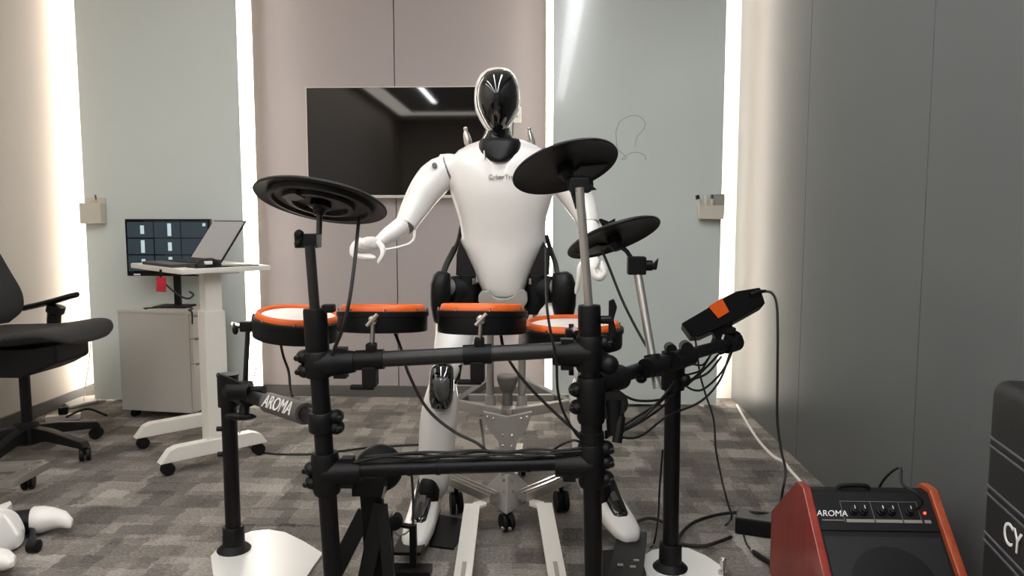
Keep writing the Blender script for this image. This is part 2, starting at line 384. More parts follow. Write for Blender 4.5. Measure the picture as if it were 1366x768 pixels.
def foot_bar(a, b):
    d = (b - a).normalized(); n = d.cross(Z_)
    prof = [(0, .055), (.04, .105), (.07, .115), ((b - a).length - .07, .115), ((b - a).length - .03, .10), ((b - a).length, .055)]
    MB().prism([a + d * s + Z_ * z - n * .025 for s, z in prof], n * .05).build('foot_bar', 'white_paint', t, bevel=.004)
    for q in (a + d * .035, b - d * .035): caster(q, .026, n, t, wd=.02, stem=.066)
a1 = G(212, 636); a1.z = 0; a2 = G(355, 604); a2.z = 0
b1 = G(180, 600); b1.z = 0
mid1 = (a1 + a2) / 2
foot_bar(a1, a2)
foot_bar(b1, b1 + (a2 - a1).normalized() * .43)
fd = (a2 - a1).normalized()
MB().bar(a1 + fd * .21 + Z_ * .085, b1 + fd * .38 + Z_ * .085, .045, .045).build('cross_bar', 'white_paint', t, bevel=.003)
MB().box(b1 + fd * .38 + Z_ * .125, (.09, .05, .02), rotc).build('foot_clip', 'white_paint', t, bevel=.003)

lt = thing('laptop', 'open dark grey laptop with pale reflecting screen on rolling table', 'laptop', TP(.28, .1))
MB().prism([TP(.12, .005, TZ), TP(.45, .005, TZ), TP(.45, .215, TZ), TP(.12, .215, TZ)], (0, 0, .014)).build('base', 'laptop_body', lt, bevel=.003)
k = MB()
for i in range(12):
    for j in range(5): k.box(TP(.15 + i * .0245, .10 + j * .02, TZ + .0155), (.016, .02, .003), rotc)
k.build('keyboard', 'black_plastic', lt)
ldir = (tv_ * .125 + Z_ * .185).normalized(); lh = .215; ln = tu.cross(ldir).normalized()
h0 = TP(.12, .212, TZ + .014); h1 = TP(.45, .212, TZ + .014)
lid = MB().prism([h0, h1, h1 + ldir * lh, h0 + ldir * lh], ln * .006).build('lid', 'black_plastic', lt, bevel=.002)
nn = ln if ln.dot(-tv_) > 0 else -ln
sp = [h0 + tu * .008 + ldir * .012, h1 - tu * .008 + ldir * .012, h1 - tu * .008 + ldir * (lh - .008), h0 + tu * .008 + ldir * (lh - .008)]
sh = nn * (.0065 if nn == ln else .0005)
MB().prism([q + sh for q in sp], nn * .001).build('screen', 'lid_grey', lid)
tag(MB().prism([TP(.01, .06, TZ), TP(.105, .06, TZ), TP(.105, .33, TZ), TP(.01, .33, TZ)], (0, 0, .004)).build('mouse_pad', 'black_rubber'), 'thin black pad on rolling table beside the laptop', 'mouse pad')
t = thing('computer_mouse', 'black computer mouse with white label on rolling table', 'mouse', TP(.055, .12, TZ + .004))
rings = []
for s, wd, ht in ((0, .012, .012), (.01, .024, .024), (.035, .031, .034), (.065, .031, .036), (.09, .026, .026), (.102, .014, .012)):
    cq = TP(.055, .08 + s, TZ + .004); rings.append([cq + tu * wd * math.cos(a) + Z_ * ht * max(0, math.sin(a)) for a in [2 * math.pi * j / 16 for j in range(16)]])
MB().loft(rings).build('mouse_shell', 'black_plastic', t)
MB().box(TP(.03, .12, TZ + .02), (.03, .018, .014), rotc).build('label_sticker', 'print_white', t, bevel=.002)
rt = TP(.21, -.004, 0)
t = thing('hanging_tag', 'red tag hanging below the edge of rolling table', 'tag', rt + Z_ * (TZ - .105))
MB().box(rt + Z_ * (TZ - .073), (.042, .006, .062), Matrix.Rotation(.06, 3, 'Y')).build('card', 'red_tag', t, bevel=.003)
MB().box(rt + Z_ * (TZ - .028), (.009, .004, .036)).build('strap', 'black_plastic', t)

# ------------------------------------------------------------------ drawer cabinet, monitor
co = V((-1.775, 3.72, 0)); cu_ = V((-.987, .16, 0)).normalized(); cv = V((.16, .987, 0)).normalized(); CZ = .56
rc = Matrix((cu_ * -1, cv, Z_)).transposed()
def CP(u, v, z): return co + cu_ * u + cv * v + Z_ * z
t = thing('drawer_cabinet', 'pale grey drawer cabinet on castors under the black monitor', 'cabinet', CP(.21, .15, 0))
MB().box(CP(.215, .15, (CZ + .045) / 2), (.41, .30, CZ - .045), rc).build('body', 'cabinet_grey', t, bevel=.003)
MB().box(CP(.21, .15, CZ + .006), (.425, .306, .014), rc).build('top_panel', 'cabinet_grey', t, bevel=.002)
for z0, z1 in ((.05, .30), (.305, .43), (.435, .55)):
    d = MB().box(CP(0, .15, (z0 + z1) / 2), (.018, .292, z1 - z0), rc).build('drawer', 'cabinet_grey', t, bevel=.002)
    if z0 > .43: MB().box(CP(-.01, .22, z1 - .03), (.004, .06, .02), rc).build('lock_slot', 'black_plastic', d)
    MB().box(CP(-.009, .15, z1 - .004), (.006, .26, .006), rc).build('finger_groove', 'skirting', d)
for u, v in ((.05, .05), (.38, .05), (.05, .25), (.38, .25)):
    caster(CP(u, v, 0), .019, cv, t, wd=.02, stem=.046)
my = 3.93
a, b = P(168, 292, my), P(284, 368, my); cx = (a.x + b.x) / 2
t = thing('monitor', 'black monitor with dark grid of windows standing on the drawer cabinet', 'monitor', (cx, my, CZ + .013))
MB().box((cx, my, (a.z + b.z) / 2), (b.x - a.x, .03, a.z - b.z)).build('casing', 'black_plastic', t, bevel=.004)
scr = MB().box((cx, my - .0155, (a.z + b.z) / 2 + .006), (b.x - a.x - .016, .003, a.z - b.z - .03)).build('screen', 'screen_black', t)
emit('screen_panel', '#26323a', .35); emit('screen_text', '#9fb0b4', .5)
W, Hh = b.x - a.x - .02, a.z - b.z - .036
for i in range(3):
    for j in range(3):
        px_, pz = a.x + .01 + W * (i + .5) / 3, a.z - .012 - Hh * (j + .5) / 3
        q = MB().box((px_, my - .0175, pz), (W / 3 - .006, .001, Hh / 3 - .006)).build('window_pane', 'screen_panel', scr)
        if i < 2: MB().box((px_ + .012, my - .0185, pz), (.02, .001, Hh / 3 * (.75 if (i + j) % 2 else .5))).build('text_block', 'screen_text', scr)
MB().box((b.x - .03, my - .0185, a.z - .03), (.016, .001, .016)).build('text_block', 'screen_text', scr)
MB().box((a.x + .055, my - .016, b.z + .008), (.035, .002, .008)).build('badge', 'print_white', t)
MB().box((cx + .02, my + .03, (CZ + b.z) / 2 + .06), (.035, .02, b.z - CZ + .10)).build('neck', 'black_plastic', t, bevel=.003)
MB().box((cx + .02, my - .01, CZ + .018), (.18, .13, .010)).build('stand_base', 'black_plastic', t, bevel=.004)
def cable(pts, r, label, m='cable_black', name='cable', cat_='cable', group=None, k=6):
    return tag(MB().tube(cat(pts, k), r, 8).build(name, m), label, cat_, group)
cable([P(219, 377, 3.72), P(231, 388, 3.72), P(243, 396, 3.72), P(252, 398, 3.75), P(258, 393, 3.8), P(253, 389, 3.85)], .005, 'black monitor lead dangling down to the cabinet top')
cable([CP(.27, .03, CZ + .018), CP(.3, .06, CZ + .017), CP(.2, .12, CZ + .017), CP(.1, .13, CZ + .019), CP(.04, .08, CZ + .018), CP(.02, .02, CZ + .018), CP(-.012, .0, CZ + .01), CP(-.014, -.004, CZ - .05)], .004, 'black cable looped on top of the pale drawer cabinet')

# ------------------------------------------------------------------ office chair
bc = G(36, 607); bc = V((bc.x, bc.y, 0)); bc.x = max(bc.x, XL + .40)
t = thing('office_chair', 'dark office chair with curved mesh seat beside cream wall', 'chair', bc)
MB().lathe(bc + Z_ * .055, Z_, [(.045, 0), (.05, .02), (.045, .09), (.034, .10)], 20).build('hub', 'chair_plastic', t)
for i in range(5):
    a = math.radians(-12 + 72 * i); d = V((math.cos(a), math.sin(a), 0)); n = d.cross(Z_)
    prof = [(.03, .06), (.03, .135), (.12, .125), (.30, .085), (.315, .06), (.29, .055), (.12, .075)]
    MB().prism([bc + d * s + Z_ * z - n * .022 for s, z in prof], n * .044).build('leg', 'chair_plastic', t, bevel=.006)
    caster(bc + d * .30, .028, V((math.cos(a + .7), math.sin(a + .7), 0)), t, wd=.024, stem=.068)
MB().tube([bc + Z_ * .14, bc + Z_ * .40], .022, 16).build('gas_column', 'black_metal', t)
sx = V((1, -.05, 0)).normalized(); sy = V((.05, 1, 0)).normalized()
def CH(f, s, z): return bc + sx * f + sy * s + Z_ * z
m = MB().loft([[CH(-.20, -.13, .37), CH(-.20, .13, .37), CH(-.20, .13, .50), CH(-.20, -.13, .50)], [CH(.08, -.13, .375), CH(.08, .13, .375), CH(.08, .13, .50), CH(.08, -.13, .50)],
               [CH(.15, -.13, .40), CH(.15, .13, .40), CH(.15, .13, .505), CH(.15, -.13, .505)], [CH(.235, -.11, .44), CH(.235, .11, .44), CH(.235, .11, .52), CH(.235, -.11, .52)]])
m.build('seat_mechanism', 'chair_plastic', t, bevel=.012)
rings = []
SEAT = ((-.26, .535, .19, .02), (-.22, .53, .22, .035), (-.1, .525, .245, .045), (.02, .527, .25, .05), (.12, .54, .25, .055), (.2, .552, .245, .058), (.26, .553, .23, .055), (.30, .54, .19, .045), (.318, .525, .13, .02))
for (f, z, hw), (th, _a, _b) in zip(cat([q_[:3] for q_ in SEAT], 4), cat([(q_[3], 0, 0) for q_ in SEAT], 4)):
    r = []
    for j in range(24):
        an = 2 * math.pi * j / 24; c_, s_ = math.cos(an), math.sin(an)
        x = hw * math.copysign(abs(c_) ** .6, c_); r.append(CH(f, x, z + th * .5 * math.copysign(abs(s_) ** .8, s_) + .05 * (x / .25) ** 2 * .45))
    rings.append(r)
MB().loft(rings).build('seat', 'chair_mesh', t, ang=60)
rings = []
for f, z, hw in cat(((-.215, .57, .16), (-.21, .62, .21), (-.225, .70, .225), (-.27, .80, .22), (-.325, .92, .21), (-.345, 1.02, .17), (-.35, 1.06, .1)), 4):
    r = []
    for j in range(24):
        an = 2 * math.pi * j / 24; x = hw * math.cos(an)
        r.append(CH(f + .02 * math.sin(an) + .06 * (x / .22) ** 2, x, z))
    rings.append(r)
MB().loft(rings).build('backrest', 'chair_mesh', t, ang=60)
MB().tube(cat([CH(-.18, 0, .44), CH(-.29, 0, .47), CH(-.31, 0, .6), CH(-.28, 0, .72)], 5), .025, 12).build('back_support', 'chair_plastic', t)
for s in (-1, 1):
    MB().tube(cat([CH(-.1, s * .10, .45), CH(-.09, s * .25, .46), CH(-.07, s * .29, .50), CH(-.06, s * .29, .58), CH(-.045, s * .29, .632)], 5), [.024] * 10 + [.03] * 7 + [.04] * 4, 12).build('arm_post', 'chair_plastic', t)
    rr = []
    for f, hw, z in ((-.21, .02, .62), (-.19, .038, .625), (-.12, .045, .64), (-.04, .046, .66), (.03, .04, .68), (.06, .02, .687)):
        rr.append(sell(CH(f, s * .29, z), sy, Z_, hw, .014, 16))
    MB().loft(rr).build('armrest', 'chair_plastic', t)
# power lead and socket on the carpet beside the chair
q = G(85, 560)
cable([G(89, 556, .02), G(97, 552, .05), G(105, 548, .09), G(117, 545, .11), G(128, 548, .08), G(142, 554, .02)], .006, 'thick black power lead arching over carpet behind the office chair')
t = thing('power_strip', 'white power strip with black plug on carpet by cream wall', 'power strip', V((q.x, q.y, 0)))
MB().box(V((q.x, q.y, .015)), (.16, .05, .03), Matrix.Rotation(.5, 3, 'Z')).build('strip_body', 'white_paint', t, bevel=.006)
MB().box(V((q.x, q.y, .05)), (.045, .03, .04), Matrix.Rotation(.5, 3, 'Z')).build('plug', 'black_plastic', t, bevel=.008)
q = G(113, 536)
tag(MB().prism([V((q.x + x, q.y + y, .002)) for x, y in ((-.09, -.07), (.02, -.17), (.09, -.03), (.03, .1), (-.05, .06))], (0, 0, .018)).build('plastic_bag', 'clear_wire', bevel=.006), 'crumpled clear plastic wrap on carpet in wall corner', 'plastic bag')
cable([P(122, 440, 4.0), P(119, 480, 4.05), P(114, 515, 4.1), G(112, 534, .03)], .0022, 'thin pale wire hanging down the wall corner by the cabinet', 'clear_wire')

# ------------------------------------------------------------------ humanoid robot
RY = 2.6
rob = thing('humanoid_robot', 'white humanoid robot with glossy black visor behind the drum kit', 'robot', V((P(668, 600, RY).x, 2.5, 0)))
ux = RM @ X_; ux.z = 0; ux.normalize(); uy = V((-ux.y, ux.x, 0))
def rows(data, Y, p=2.4, n=32):
    out = []
    for r in data:
        py, xl, xr, dp = r[:4]; yo = r[4] if len(r) > 4 else 0
        c_ = P((xl + xr) / 2, py, Y + yo); out.append(sell(c_, ux, uy, L((xr - xl) / 2, Y + yo), dp, n, p))
    return out
torso = [(186, 650, 690, .045, .03), (188, 640, 700, .065, .03), (193, 627, 711, .085, .02), (201, 612, 726, .1, .01), (211, 603, 736, .115), (224, 599, 740, .125), (240, 598, 740, .132), (256, 601, 738, .136), (272, 606, 734, .135), (288, 611, 729, .13), (304, 614.5, 727, .125), (316, 616, 727, .12), (324, 614, 729, .118),
         (334, 619, 724, .113, -.005), (346, 625, 717, .106, -.012), (358, 631, 711, .098, -.02), (370, 636, 706, .09, -.025), (382, 641, 702, .08, -.03), (391, 645, 698, .068, -.035), (396, 652, 690, .05, -.035)]
MB().loft(rows(torso, RY, 2.3)).build('torso_shell', 'white_shell', rob, ang=60)
fo = P(675, 236, RY - .137)
text('chest_lettering', 'CyberTron', .021, 'print_grey', basis(P(671, 236, RY - .1335), ux, Z_), rob, .0016)
# neck and head
nk = [(160, 650, 680, .05, .03), (172, 648, 681, .055, .02), (180, 645, 683, .06, .0), (188, 641, 688, .065, -.015), (196, 637, 692, .07, -.02), (201, 636, 693, .073, -.02)]
MB().loft(rows(nk, RY, 2.0)).build('neck', 'black_gloss', rob, ang=60)
col_ = [(187, 641, 693, .08, -.025), (193, 639, 695, .092, -.026), (200, 638.5, 695.5, .098, -.028), (206, 640, 694, .102, -.03), (212, 644.5, 689.5, .104, -.033), (216, 651, 683, .1, -.042), (218, 658, 676, .085, -.055)]
MB().loft(rows(col_, RY, 2.8)).build('neck_collar', 'black_plastic', rob, ang=60)
for px in (646, 659, 667):  # vertical reflection lines on the black collar, modelled as thin chrome rods
    MB().tube([P(px, 201, RY - .1235 + abs(px - 663) * .0004), P(px + 1, 211, RY - .1325 + abs(px - 663) * .0004)], .0032, 8).build('collar_reflection', 'chrome', rob)
shell = [(91, 657, 671, .02, .02), (94, 649, 680, .055, .015), (100, 641.5, 686, .08, .012), (110, 636, 690.5, .098, .01), (122, 633.5, 693, .105, .01), (135, 633, 693.5, .105, .01), (148, 634.5, 692, .098, .008), (160, 640, 686, .085, .004), (170, 646, 679, .065, 0), (178, 653, 672, .045, -.012), (182, 659, 667, .02, -.025)]
MB().loft(rows(shell, RY, 2.0)).build('head_shell', 'white_shell', rob, ang=60)
vis = [(93, 658, 676, .03, -.005), (98, 647, 683, .06, -.02), (106, 641, 687.5, .08, -.025), (118, 636.5, 691.5, .094, -.026), (132, 635.5, 692.3, .098, -.026), (145, 637, 691.3, .094, -.024), (157, 642, 685.5, .082, -.022), (168, 648, 679, .066, -.022), (176, 654, 672, .048, -.028), (181, 659, 667, .028, -.034)]
MB().loft(rows(vis, RY, 2.0)).build('visor', 'black_gloss', rob, ang=80)
# lifting hooks on the back
for px, py, s in ((622, 180, 1), (707, 180, .9)):
    b0 = P(px, py, RY + .13)
    m = MB().tube([b0 + V((.012, 0, -.05)), b0 + V((.006, 0, -.025)), b0 + V((0, 0, 0)), b0 + V((-.003, 0, .015))], [.011 * s, .015 * s, .012 * s, .006], 12)
    m.ball(b0 + V((-.003, 0, .022)), .008 * s, 10, 6)
    m.build('lifting_hook', 'hook_steel', rob)
# arms
def limb(name, pts, m='white_shell', n=20, k=5, parent=rob):
    ps = cat([P(x, y, Y) for x, y, Y, r in pts], k); rs = [L(r, Y) for x, y, Y, r in pts]; rr = []
    for i in range(len(rs) - 1):
        for j in range(k): rr.append(rs[i] + (rs[i + 1] - rs[i]) * (j / k))
    rr.append(rs[-1]); return MB().tube(ps, rr, n).build(name, m, parent, ang=60)
limb('shoulder_joint', [(612, 224, 2.62, 18), (600, 225, 2.61, 20), (590, 226, 2.6, 20)])
limb('upper_arm', [(604, 217, 2.6, 8), (599, 221, 2.59, 17), (591, 229, 2.58, 22), (579, 240, 2.57, 23.5), (567, 255, 2.55, 22), (556, 273, 2.53, 19.5), (547, 289, 2.5, 16.5), (541, 301, 2.48, 14.5)])
for px, d_ in ((599.5, -1), (737.5, 1)):
    MB().lathe(P(px, 229, 2.585), V((d_ * .93, 0, -.36)), [(.05, -.004), (.0585, -.003), (.0585, .003), (.05, .004)], 32).build('shoulder_seam', 'dark_casting', rob)
limb('shoulder_bolt', [(580, 221, 2.525, 3.4), (579.5, 220, 2.512, 3.2)], 'dark_casting', 12)
limb('elbow_joint', [(547, 292, 2.49, 12), (538, 304, 2.475, 12)], 'dark_casting')
limb('forearm', [(542, 296, 2.475, 9), (537, 301, 2.47, 13), (530, 306, 2.455, 12.5), (519, 313, 2.43, 11), (509, 320, 2.41, 8.5), (503, 324, 2.395, 7)])
MB().tube(cat([P(553, 307, 2.47), P(552, 318, 2.46), P(546, 325, 2.44), P(534, 329, 2.42), P(520, 332, 2.40), P(511, 333, 2.39)], 5), .0045, 8).build('forearm_cable', 'white_shell', rob)
def hand(palm, fingers, thumb, parent, dy):
    ps = [P(x, y, Y) for x, y, Y in palm]
    d = (ps[-1] - ps[0]).normalized(); n = d.cross(Y_).normalized()
    rg = []
    for i, (q, hw, th) in enumerate(zip(ps, (.016, .03, .038, .038, .032), (.016, .021, .021, .019, .013))): rg.append(sell(q, Y_, n, hw, th, 18, 2.6))
    h = MB().loft(rg).build('hand', 'white_shell', parent, ang=60)
    for k, f in enumerate(fingers):
        pts = [P(x, y, Y + (k - 1.5) * dy) for x, y, Y in f]
        c_ = cat(pts, 4); N_ = len(c_)
        MB().tube(c_, [.0108 - .0035 * i / (N_ - 1) for i in range(N_ - 1)] + [.003], 10).build('finger', 'white_shell', h)
    c_ = cat([P(*q) for q in thumb], 4); N_ = len(c_)
    MB().tube(c_, [.0105 - .0035 * i / (N_ - 1) for i in range(N_ - 1)] + [.0035], 10).build('thumb', 'white_shell', h)
hand([(505, 324, 2.395), (499, 324, 2.385), (492, 324, 2.375), (485, 325, 2.365), (479, 327, 2.36)],
     [[(483, 321 + o, 2.36), (474, 326 + o, 2.355), (470, 334 + o, 2.35), (478, 339 + o, 2.35), (492 + e, 342 + o, 2.355)] for o, e in ((3, 6), (1.5, 9), (0, 8), (-1, 2))],
     [(505, 324, 2.38), (510, 330, 2.36), (510.5, 340, 2.35), (504, 351, 2.345)], rob, .019)
limb('shoulder_joint', [(726, 224, 2.62, 18), (738, 225, 2.61, 20), (748, 226, 2.6, 20)])
limb('upper_arm', [(732, 217, 2.6, 8), (738, 221, 2.59, 17), (746, 229, 2.58, 22), (756, 241, 2.57, 23.5), (767, 258, 2.55, 21.5), (776, 274, 2.53, 19.5), (782, 288, 2.5, 16.5), (785, 300, 2.48, 14.5)])
limb('elbow_joint', [(783, 292, 2.49, 12), (787, 305, 2.475, 12)], 'dark_casting')
limb('forearm', [(784, 297, 2.475, 9), (786, 303, 2.465, 13), (788, 313, 2.45, 12.5), (790, 327, 2.43, 11), (791, 337, 2.41, 9), (792, 343, 2.40, 8)])
hand([(791, 341, 2.40), (791, 346, 2.39), (790, 351, 2.38), (789, 356, 2.37), (789, 360, 2.365)],
     [[(790, 357 + o, 2.36), (794, 366 + o, 2.34), (801, 369 + o, 2.33), (806, 362 + o, 2.335), (802, 353 + o, 2.345)] for o in (2, 0, -3, -5)],
     [(784, 346, 2.38), (774, 355, 2.365), (772, 372, 2.36), (768, 392, 2.36)], rob, .019)
# hips
pl = [(638, 394), (642, 389), (651, 388), (658, 396), (664, 399), (677, 399), (684, 396), (690, 388), (698, 387), (703, 392), (704, 402), (699, 410), (642, 410), (638, 402)]
MB().prism([P(x, y, RY - .135) for x, y in pl], (0, .05, 0)).build('pelvis_plate', 'grey_casting', rob, bevel=.004)
MB().loft([sell(P(670, 376, RY + .02), ux, uy, .09, .07, 24, 3), sell(P(670, 400, RY + .02), ux, uy, .115, .08, 24, 3), sell(P(670, 425, RY + .02), ux, uy, .09, .07, 24, 3)]).build('pelvis_block', 'black_plastic', rob, bevel=.004)
for poly in ([(613, 321), (634, 368), (633, 370), (608, 367), (609, 340)], [(725, 322), (734, 338), (733, 367), (707, 370), (706, 367)]):
    MB().prism([P(x, y, RY - .07) for x, y in poly], (0, .12, 0)).build('waist_cover', 'dark_fabric', rob, bevel=.006)
for s, xs_ in ((-1, (588, 606, 623)), (1, (752, 735, 716))):
    xo, xm, xi = xs_
    lo = [(362, 6, .03), (366, 11, .05), (378, 13.5, .06), (392, 14, .062), (406, 13.5, .06), (418, 11.5, .052), (428, 9, .04), (431, 5, .02)]
    MB().loft([sell(P(xo + (1.5 * s if py < 372 else 0) * -1, py, 2.5), ux, uy, L(hw * (1.18 if s > 0 else 1), 2.5), dp, 24, 2.6) for py, hw, dp in lo]).build('hip_actuator', 'black_plastic' if s < 0 else 'black_plastic', rob, ang=50)
    MB().tube([P(xo, 382, 2.52), P(xm, 384, 2.53)], .03, 20).build('hip_axle', 'dark_casting', rob)
    MB().lathe(P(xm - 3 * s * -1, 386, 2.54), P(xi, 386, 2.56) - P(xm, 386, 2.54), [(.035, -.01), (.046, 0), (.048, .03), (.046, .045), (.036, .055)], 24).build('hip_motor', 'black_rubber', rob)
    MB().loft([sell(P(xi, 366, 2.56), ux, uy, .03, .04, 16, 3), sell(P(xi, 400, 2.56), ux, uy, .036, .045, 16, 3), sell(P(xi - 3 * s, 418, 2.56), ux, uy, .03, .04, 16, 3)]).build('hip_bracket', 'black_plastic', rob, bevel=.003)
    MB().tube([P(xi - 8 * s, 371, 2.5), P(xi - 8 * s, 379, 2.5)], .006, 10).build('hip_bolt', 'chrome', rob)
MB().tube(cat([P(616, 300, 2.66), P(611, 322, 2.62), P(604, 336, 2.56), P(595, 354, 2.5), P(590, 370, 2.47)], 6), [.0075] * 10 + [.0105] * 15, 10).build('hip_cable', 'cable_black', rob)
MB().tube(cat([P(729, 315, 2.64), P(735, 335, 2.58), P(741, 352, 2.52), P(744, 368, 2.48)], 6), .0085, 10).build('hip_cable', 'cable_black', rob)
# legs
def leg(s, th, shin, knee, ank):
    limb('thigh', th)
    MB().loft(rows(shin, 2.46, 2.5, 28)).build('shin', 'white_shell', rob, ang=60)
    kx, ky = knee
    kp = MB().loft(rows([(ky - 33, kx - 10, kx + 11, .02), (ky - 28, kx - 14.5, kx + 15.5, .036), (ky - 16, kx - 16.5, kx + 17, .048, -.004), (ky, kx - 17, kx + 17, .052, -.008), (ky + 14, kx - 17, kx + 15.5, .046, -.008), (ky + 24, kx - 15, kx + 12, .034, -.003), (ky + 30, kx - 9, kx + 6, .02)], 2.40, 3.2, 24)).build('knee_cap', 'black_gloss', rob, ang=60)
    MB().loft(rows([(ky - 14, kx - 9, kx + 8, .012), (ky - 11, kx - 12, kx + 10.5, .018), (ky + 2, kx - 12, kx + 11, .02), (ky + 12, kx - 8, kx + 9, .016), (ky + 17, kx - 5, kx + 5, .010)], 2.352, 3.2, 20)).build('knee_inset', 'knee_glass', kp, ang=60)
    limb('knee_joint', [(kx - 4 * s + 14, ky - 34, 2.44, 10), (kx + 14, ky - 10, 2.46, 12)], 'black_plastic')
    ax_, ay = ank
    limb('ankle_joint', [(ax_, ay - 18, 2.445, 6), (ax_, ay - 13, 2.428, 12), (ax_, ay - 3, 2.425, 15), (ax_, ay + 9, 2.43, 14), (ax_, ay + 20, 2.44, 11), (ax_, ay + 28, 2.45, 6)], 'black_plastic')
leg(-1, [(604, 408, 2.6, 20), (607, 425, 2.57, 27), (607, 446, 2.53, 27), (603, 464, 2.49, 25), (599, 484, 2.45, 19), (595, 505, 2.42, 13)],
    [(496, 583, 598, .03), (504, 575, 606, .045), (518, 569.5, 610, .058), (532, 565, 612, .064), (548, 561.5, 612.5, .066), (570, 559, 610, .066), (600, 558, 606, .062), (625, 558.5, 603, .058), (642, 559, 601, .052, .01), (655, 560, 596, .046, .02), (664, 563, 590, .035, .03)], (589.5, 517), (572, 656))
leg(1, [(736, 408, 2.6, 20), (737, 422, 2.57, 28), (748, 444, 2.53, 27), (764, 466, 2.49, 24), (776, 486, 2.45, 19), (783, 505, 2.42, 13)],
    [(490, 778, 796, .03), (500, 768, 806, .045), (514, 763, 811, .058), (530, 760, 813, .064), (546, 759, 814, .066), (570, 761, 814, .066), (600, 763, 813, .062), (625, 766, 811, .058), (642, 769, 809, .052, .01), (655, 774, 805, .046, .02), (664, 780, 801, .035, .03)], (787, 512), (802, 656))
def foot(toe, heel, hw):
    d = heel - toe; ln_ = d.length; d = d.normalized(); n = d.cross(Z_).normalized()
    st = [(0, .35, .0, .018), (.008, .62, -.002, .032), (.03, .86, -.004, .045), (.08, 1, -.004, .058), (.14, 1, -.004, .075), (.19, .96, -.004, .105), (.235, .88, -.004, .12), (.262, .7, 0, .11), (.275, .4, .01, .09)]
    k = ln_ / .275; rg = []
    for s, wf, z0, z1 in st:
        zz = V((0, 0, 1)); c_ = toe + d * s * k + zz * (z0 + z1) / 2
        rg.append(sell(c_, n, zz, hw * wf, (z1 - z0) / 2, 24, 2.8))
    f = MB().loft(rg).build('foot', 'white_shell', rob, ang=60)
    tg = []
    for s, wf, z in ((.065, .3, .046), (.075, .48, .055), (.12, .56, .074), (.17, .6, .103), (.20, .6, .122)):
        tg.append(sell(toe + d * s * k + Z_ * z, n, Z_, hw * wf, .012, 16, 3))
    MB().loft(tg).build('foot_tongue', 'black_gloss', f, ang=60)
    MB().box(toe + d * .13 * k + Z_ * .089, (.022, .05, .006), Matrix((n, (d + Z_ * .5).normalized(), n.cross((d + Z_ * .5).normalized()))).transposed()).build('foot_badge', 'knee_glass', f, bevel=.002)
foot(G(551, 736, .035), V((P(575, 660, 2.57).x, 2.575, .035)), .05)
foot(G(842, 724, .05), V((P(796, 660, 2.57).x, 2.565, .045)), .05)

# ------------------------------------------------------------------ robot support stand
st = thing('robot_stand', 'grey aluminium robot support stand with central post and castors', 'stand', V((P(677, 600, 2.52).x, 2.52, 0)))
apx = P(677, 553, 2.5)
def at_z(px, py, z): return G(px, py, z)
zu = apx.z
pc = V((apx.x, 2.53, 0))
MB().box(pc + Z_ * .235, (.046, .046, .33)).build('post', 'aluminium', st, bevel=.003)
for dx in (-.012, .012): MB().box(pc + V((dx, -.025, .235)), (.006, .006, .33)).build('post_ridge', 'aluminium', st)
uL, uR = G(608, 539, zu), G(760, 539, zu)
for e in (uL, uR): MB().bar(apx + V((0, .015, 0)), e, .03, .034).build('frame_bar', 'grey_casting', st, bevel=.004)
uLb, uRb = G(609, 524, zu), G(762, 524, zu); bk = [G(652, 508, zu), G(698, 508, zu)]
MB().bar(uL, bk[0], .03, .03).build('frame_bar', 'dark_casting', st, bevel=.004)
MB().bar(uR, bk[1], .03, .03).build('frame_bar', 'dark_casting', st, bevel=.004)
MB().bar(uL + V((0, .1, 0)), uR + V((0, .1, 0)), .025, .025).build('frame_bar', 'grey_casting', st, bevel=.003)
for px in (654, 696):
    a = G(px, 545, zu)
    MB().tube([a, V((a.x, a.y, .70))], .0135, 18).build('upright_tube', 'aluminium', st)
    MB().tube([a + Z_ * -.01, a + Z_ * .05], .019, 18).build('tube_socket', 'grey_casting', st)
cp = G(677, 545, zu)
MB().lathe(V((cp.x, cp.y, zu)), Z_, [(.018, 0), (.018, .06), (.024, .065), (.036, .10), (.038, .115), (.034, .12)], 20).build('centre_pad', 'dark_casting', st)
fp = [(644, 549), (677, 556), (710, 549), (703, 572), (690, 588), (687, 604), (668, 604), (664, 588), (651, 572)]
MB().prism([P(x, y, 2.475) for x, y in fp], (0, .02, 0)).build('gusset_plate', 'grey_casting', st, bevel=.003)
for px, py in ((650, 556), (658, 558), (695, 558), (703, 556), (671, 580), (683, 581), (671, 594), (683, 595)):
    MB().lathe(P(px, py, 2.474), -Y_, [(.005, 0), (.005, .003), (.003, .005)], 10).build('bolt', 'chrome', st)
hubz = .115
hq = V((pc.x, 2.47, 0))
MB().loft([[hq + V((-.09, .07, .075)), hq + V((0, -.06, .065)), hq + V((.09, .07, .075)), hq + V((0, .15, .075))], [hq + V((-.085, .075, .105)), hq + V((0, -.045, .095)), hq + V((.085, .075, .105)), hq + V((0, .15, .105))], [hq + V((-.03, .05, .17)), hq + V((0, .02, .17)), hq + V((.03, .05, .17)), hq + V((0, .09, .17))]]).build('hub_gusset', 'grey_casting', st, bevel=.003)
for px, py in ((672, 640), (683, 641), (672, 655), (684, 655), (655, 667), (697, 667)):
    pt = P(px, py, 2.44); MB().lathe(pt, -Y_, [(.005, 0), (.005, .004)], 10).build('bolt', 'chrome', st)
lz = .115
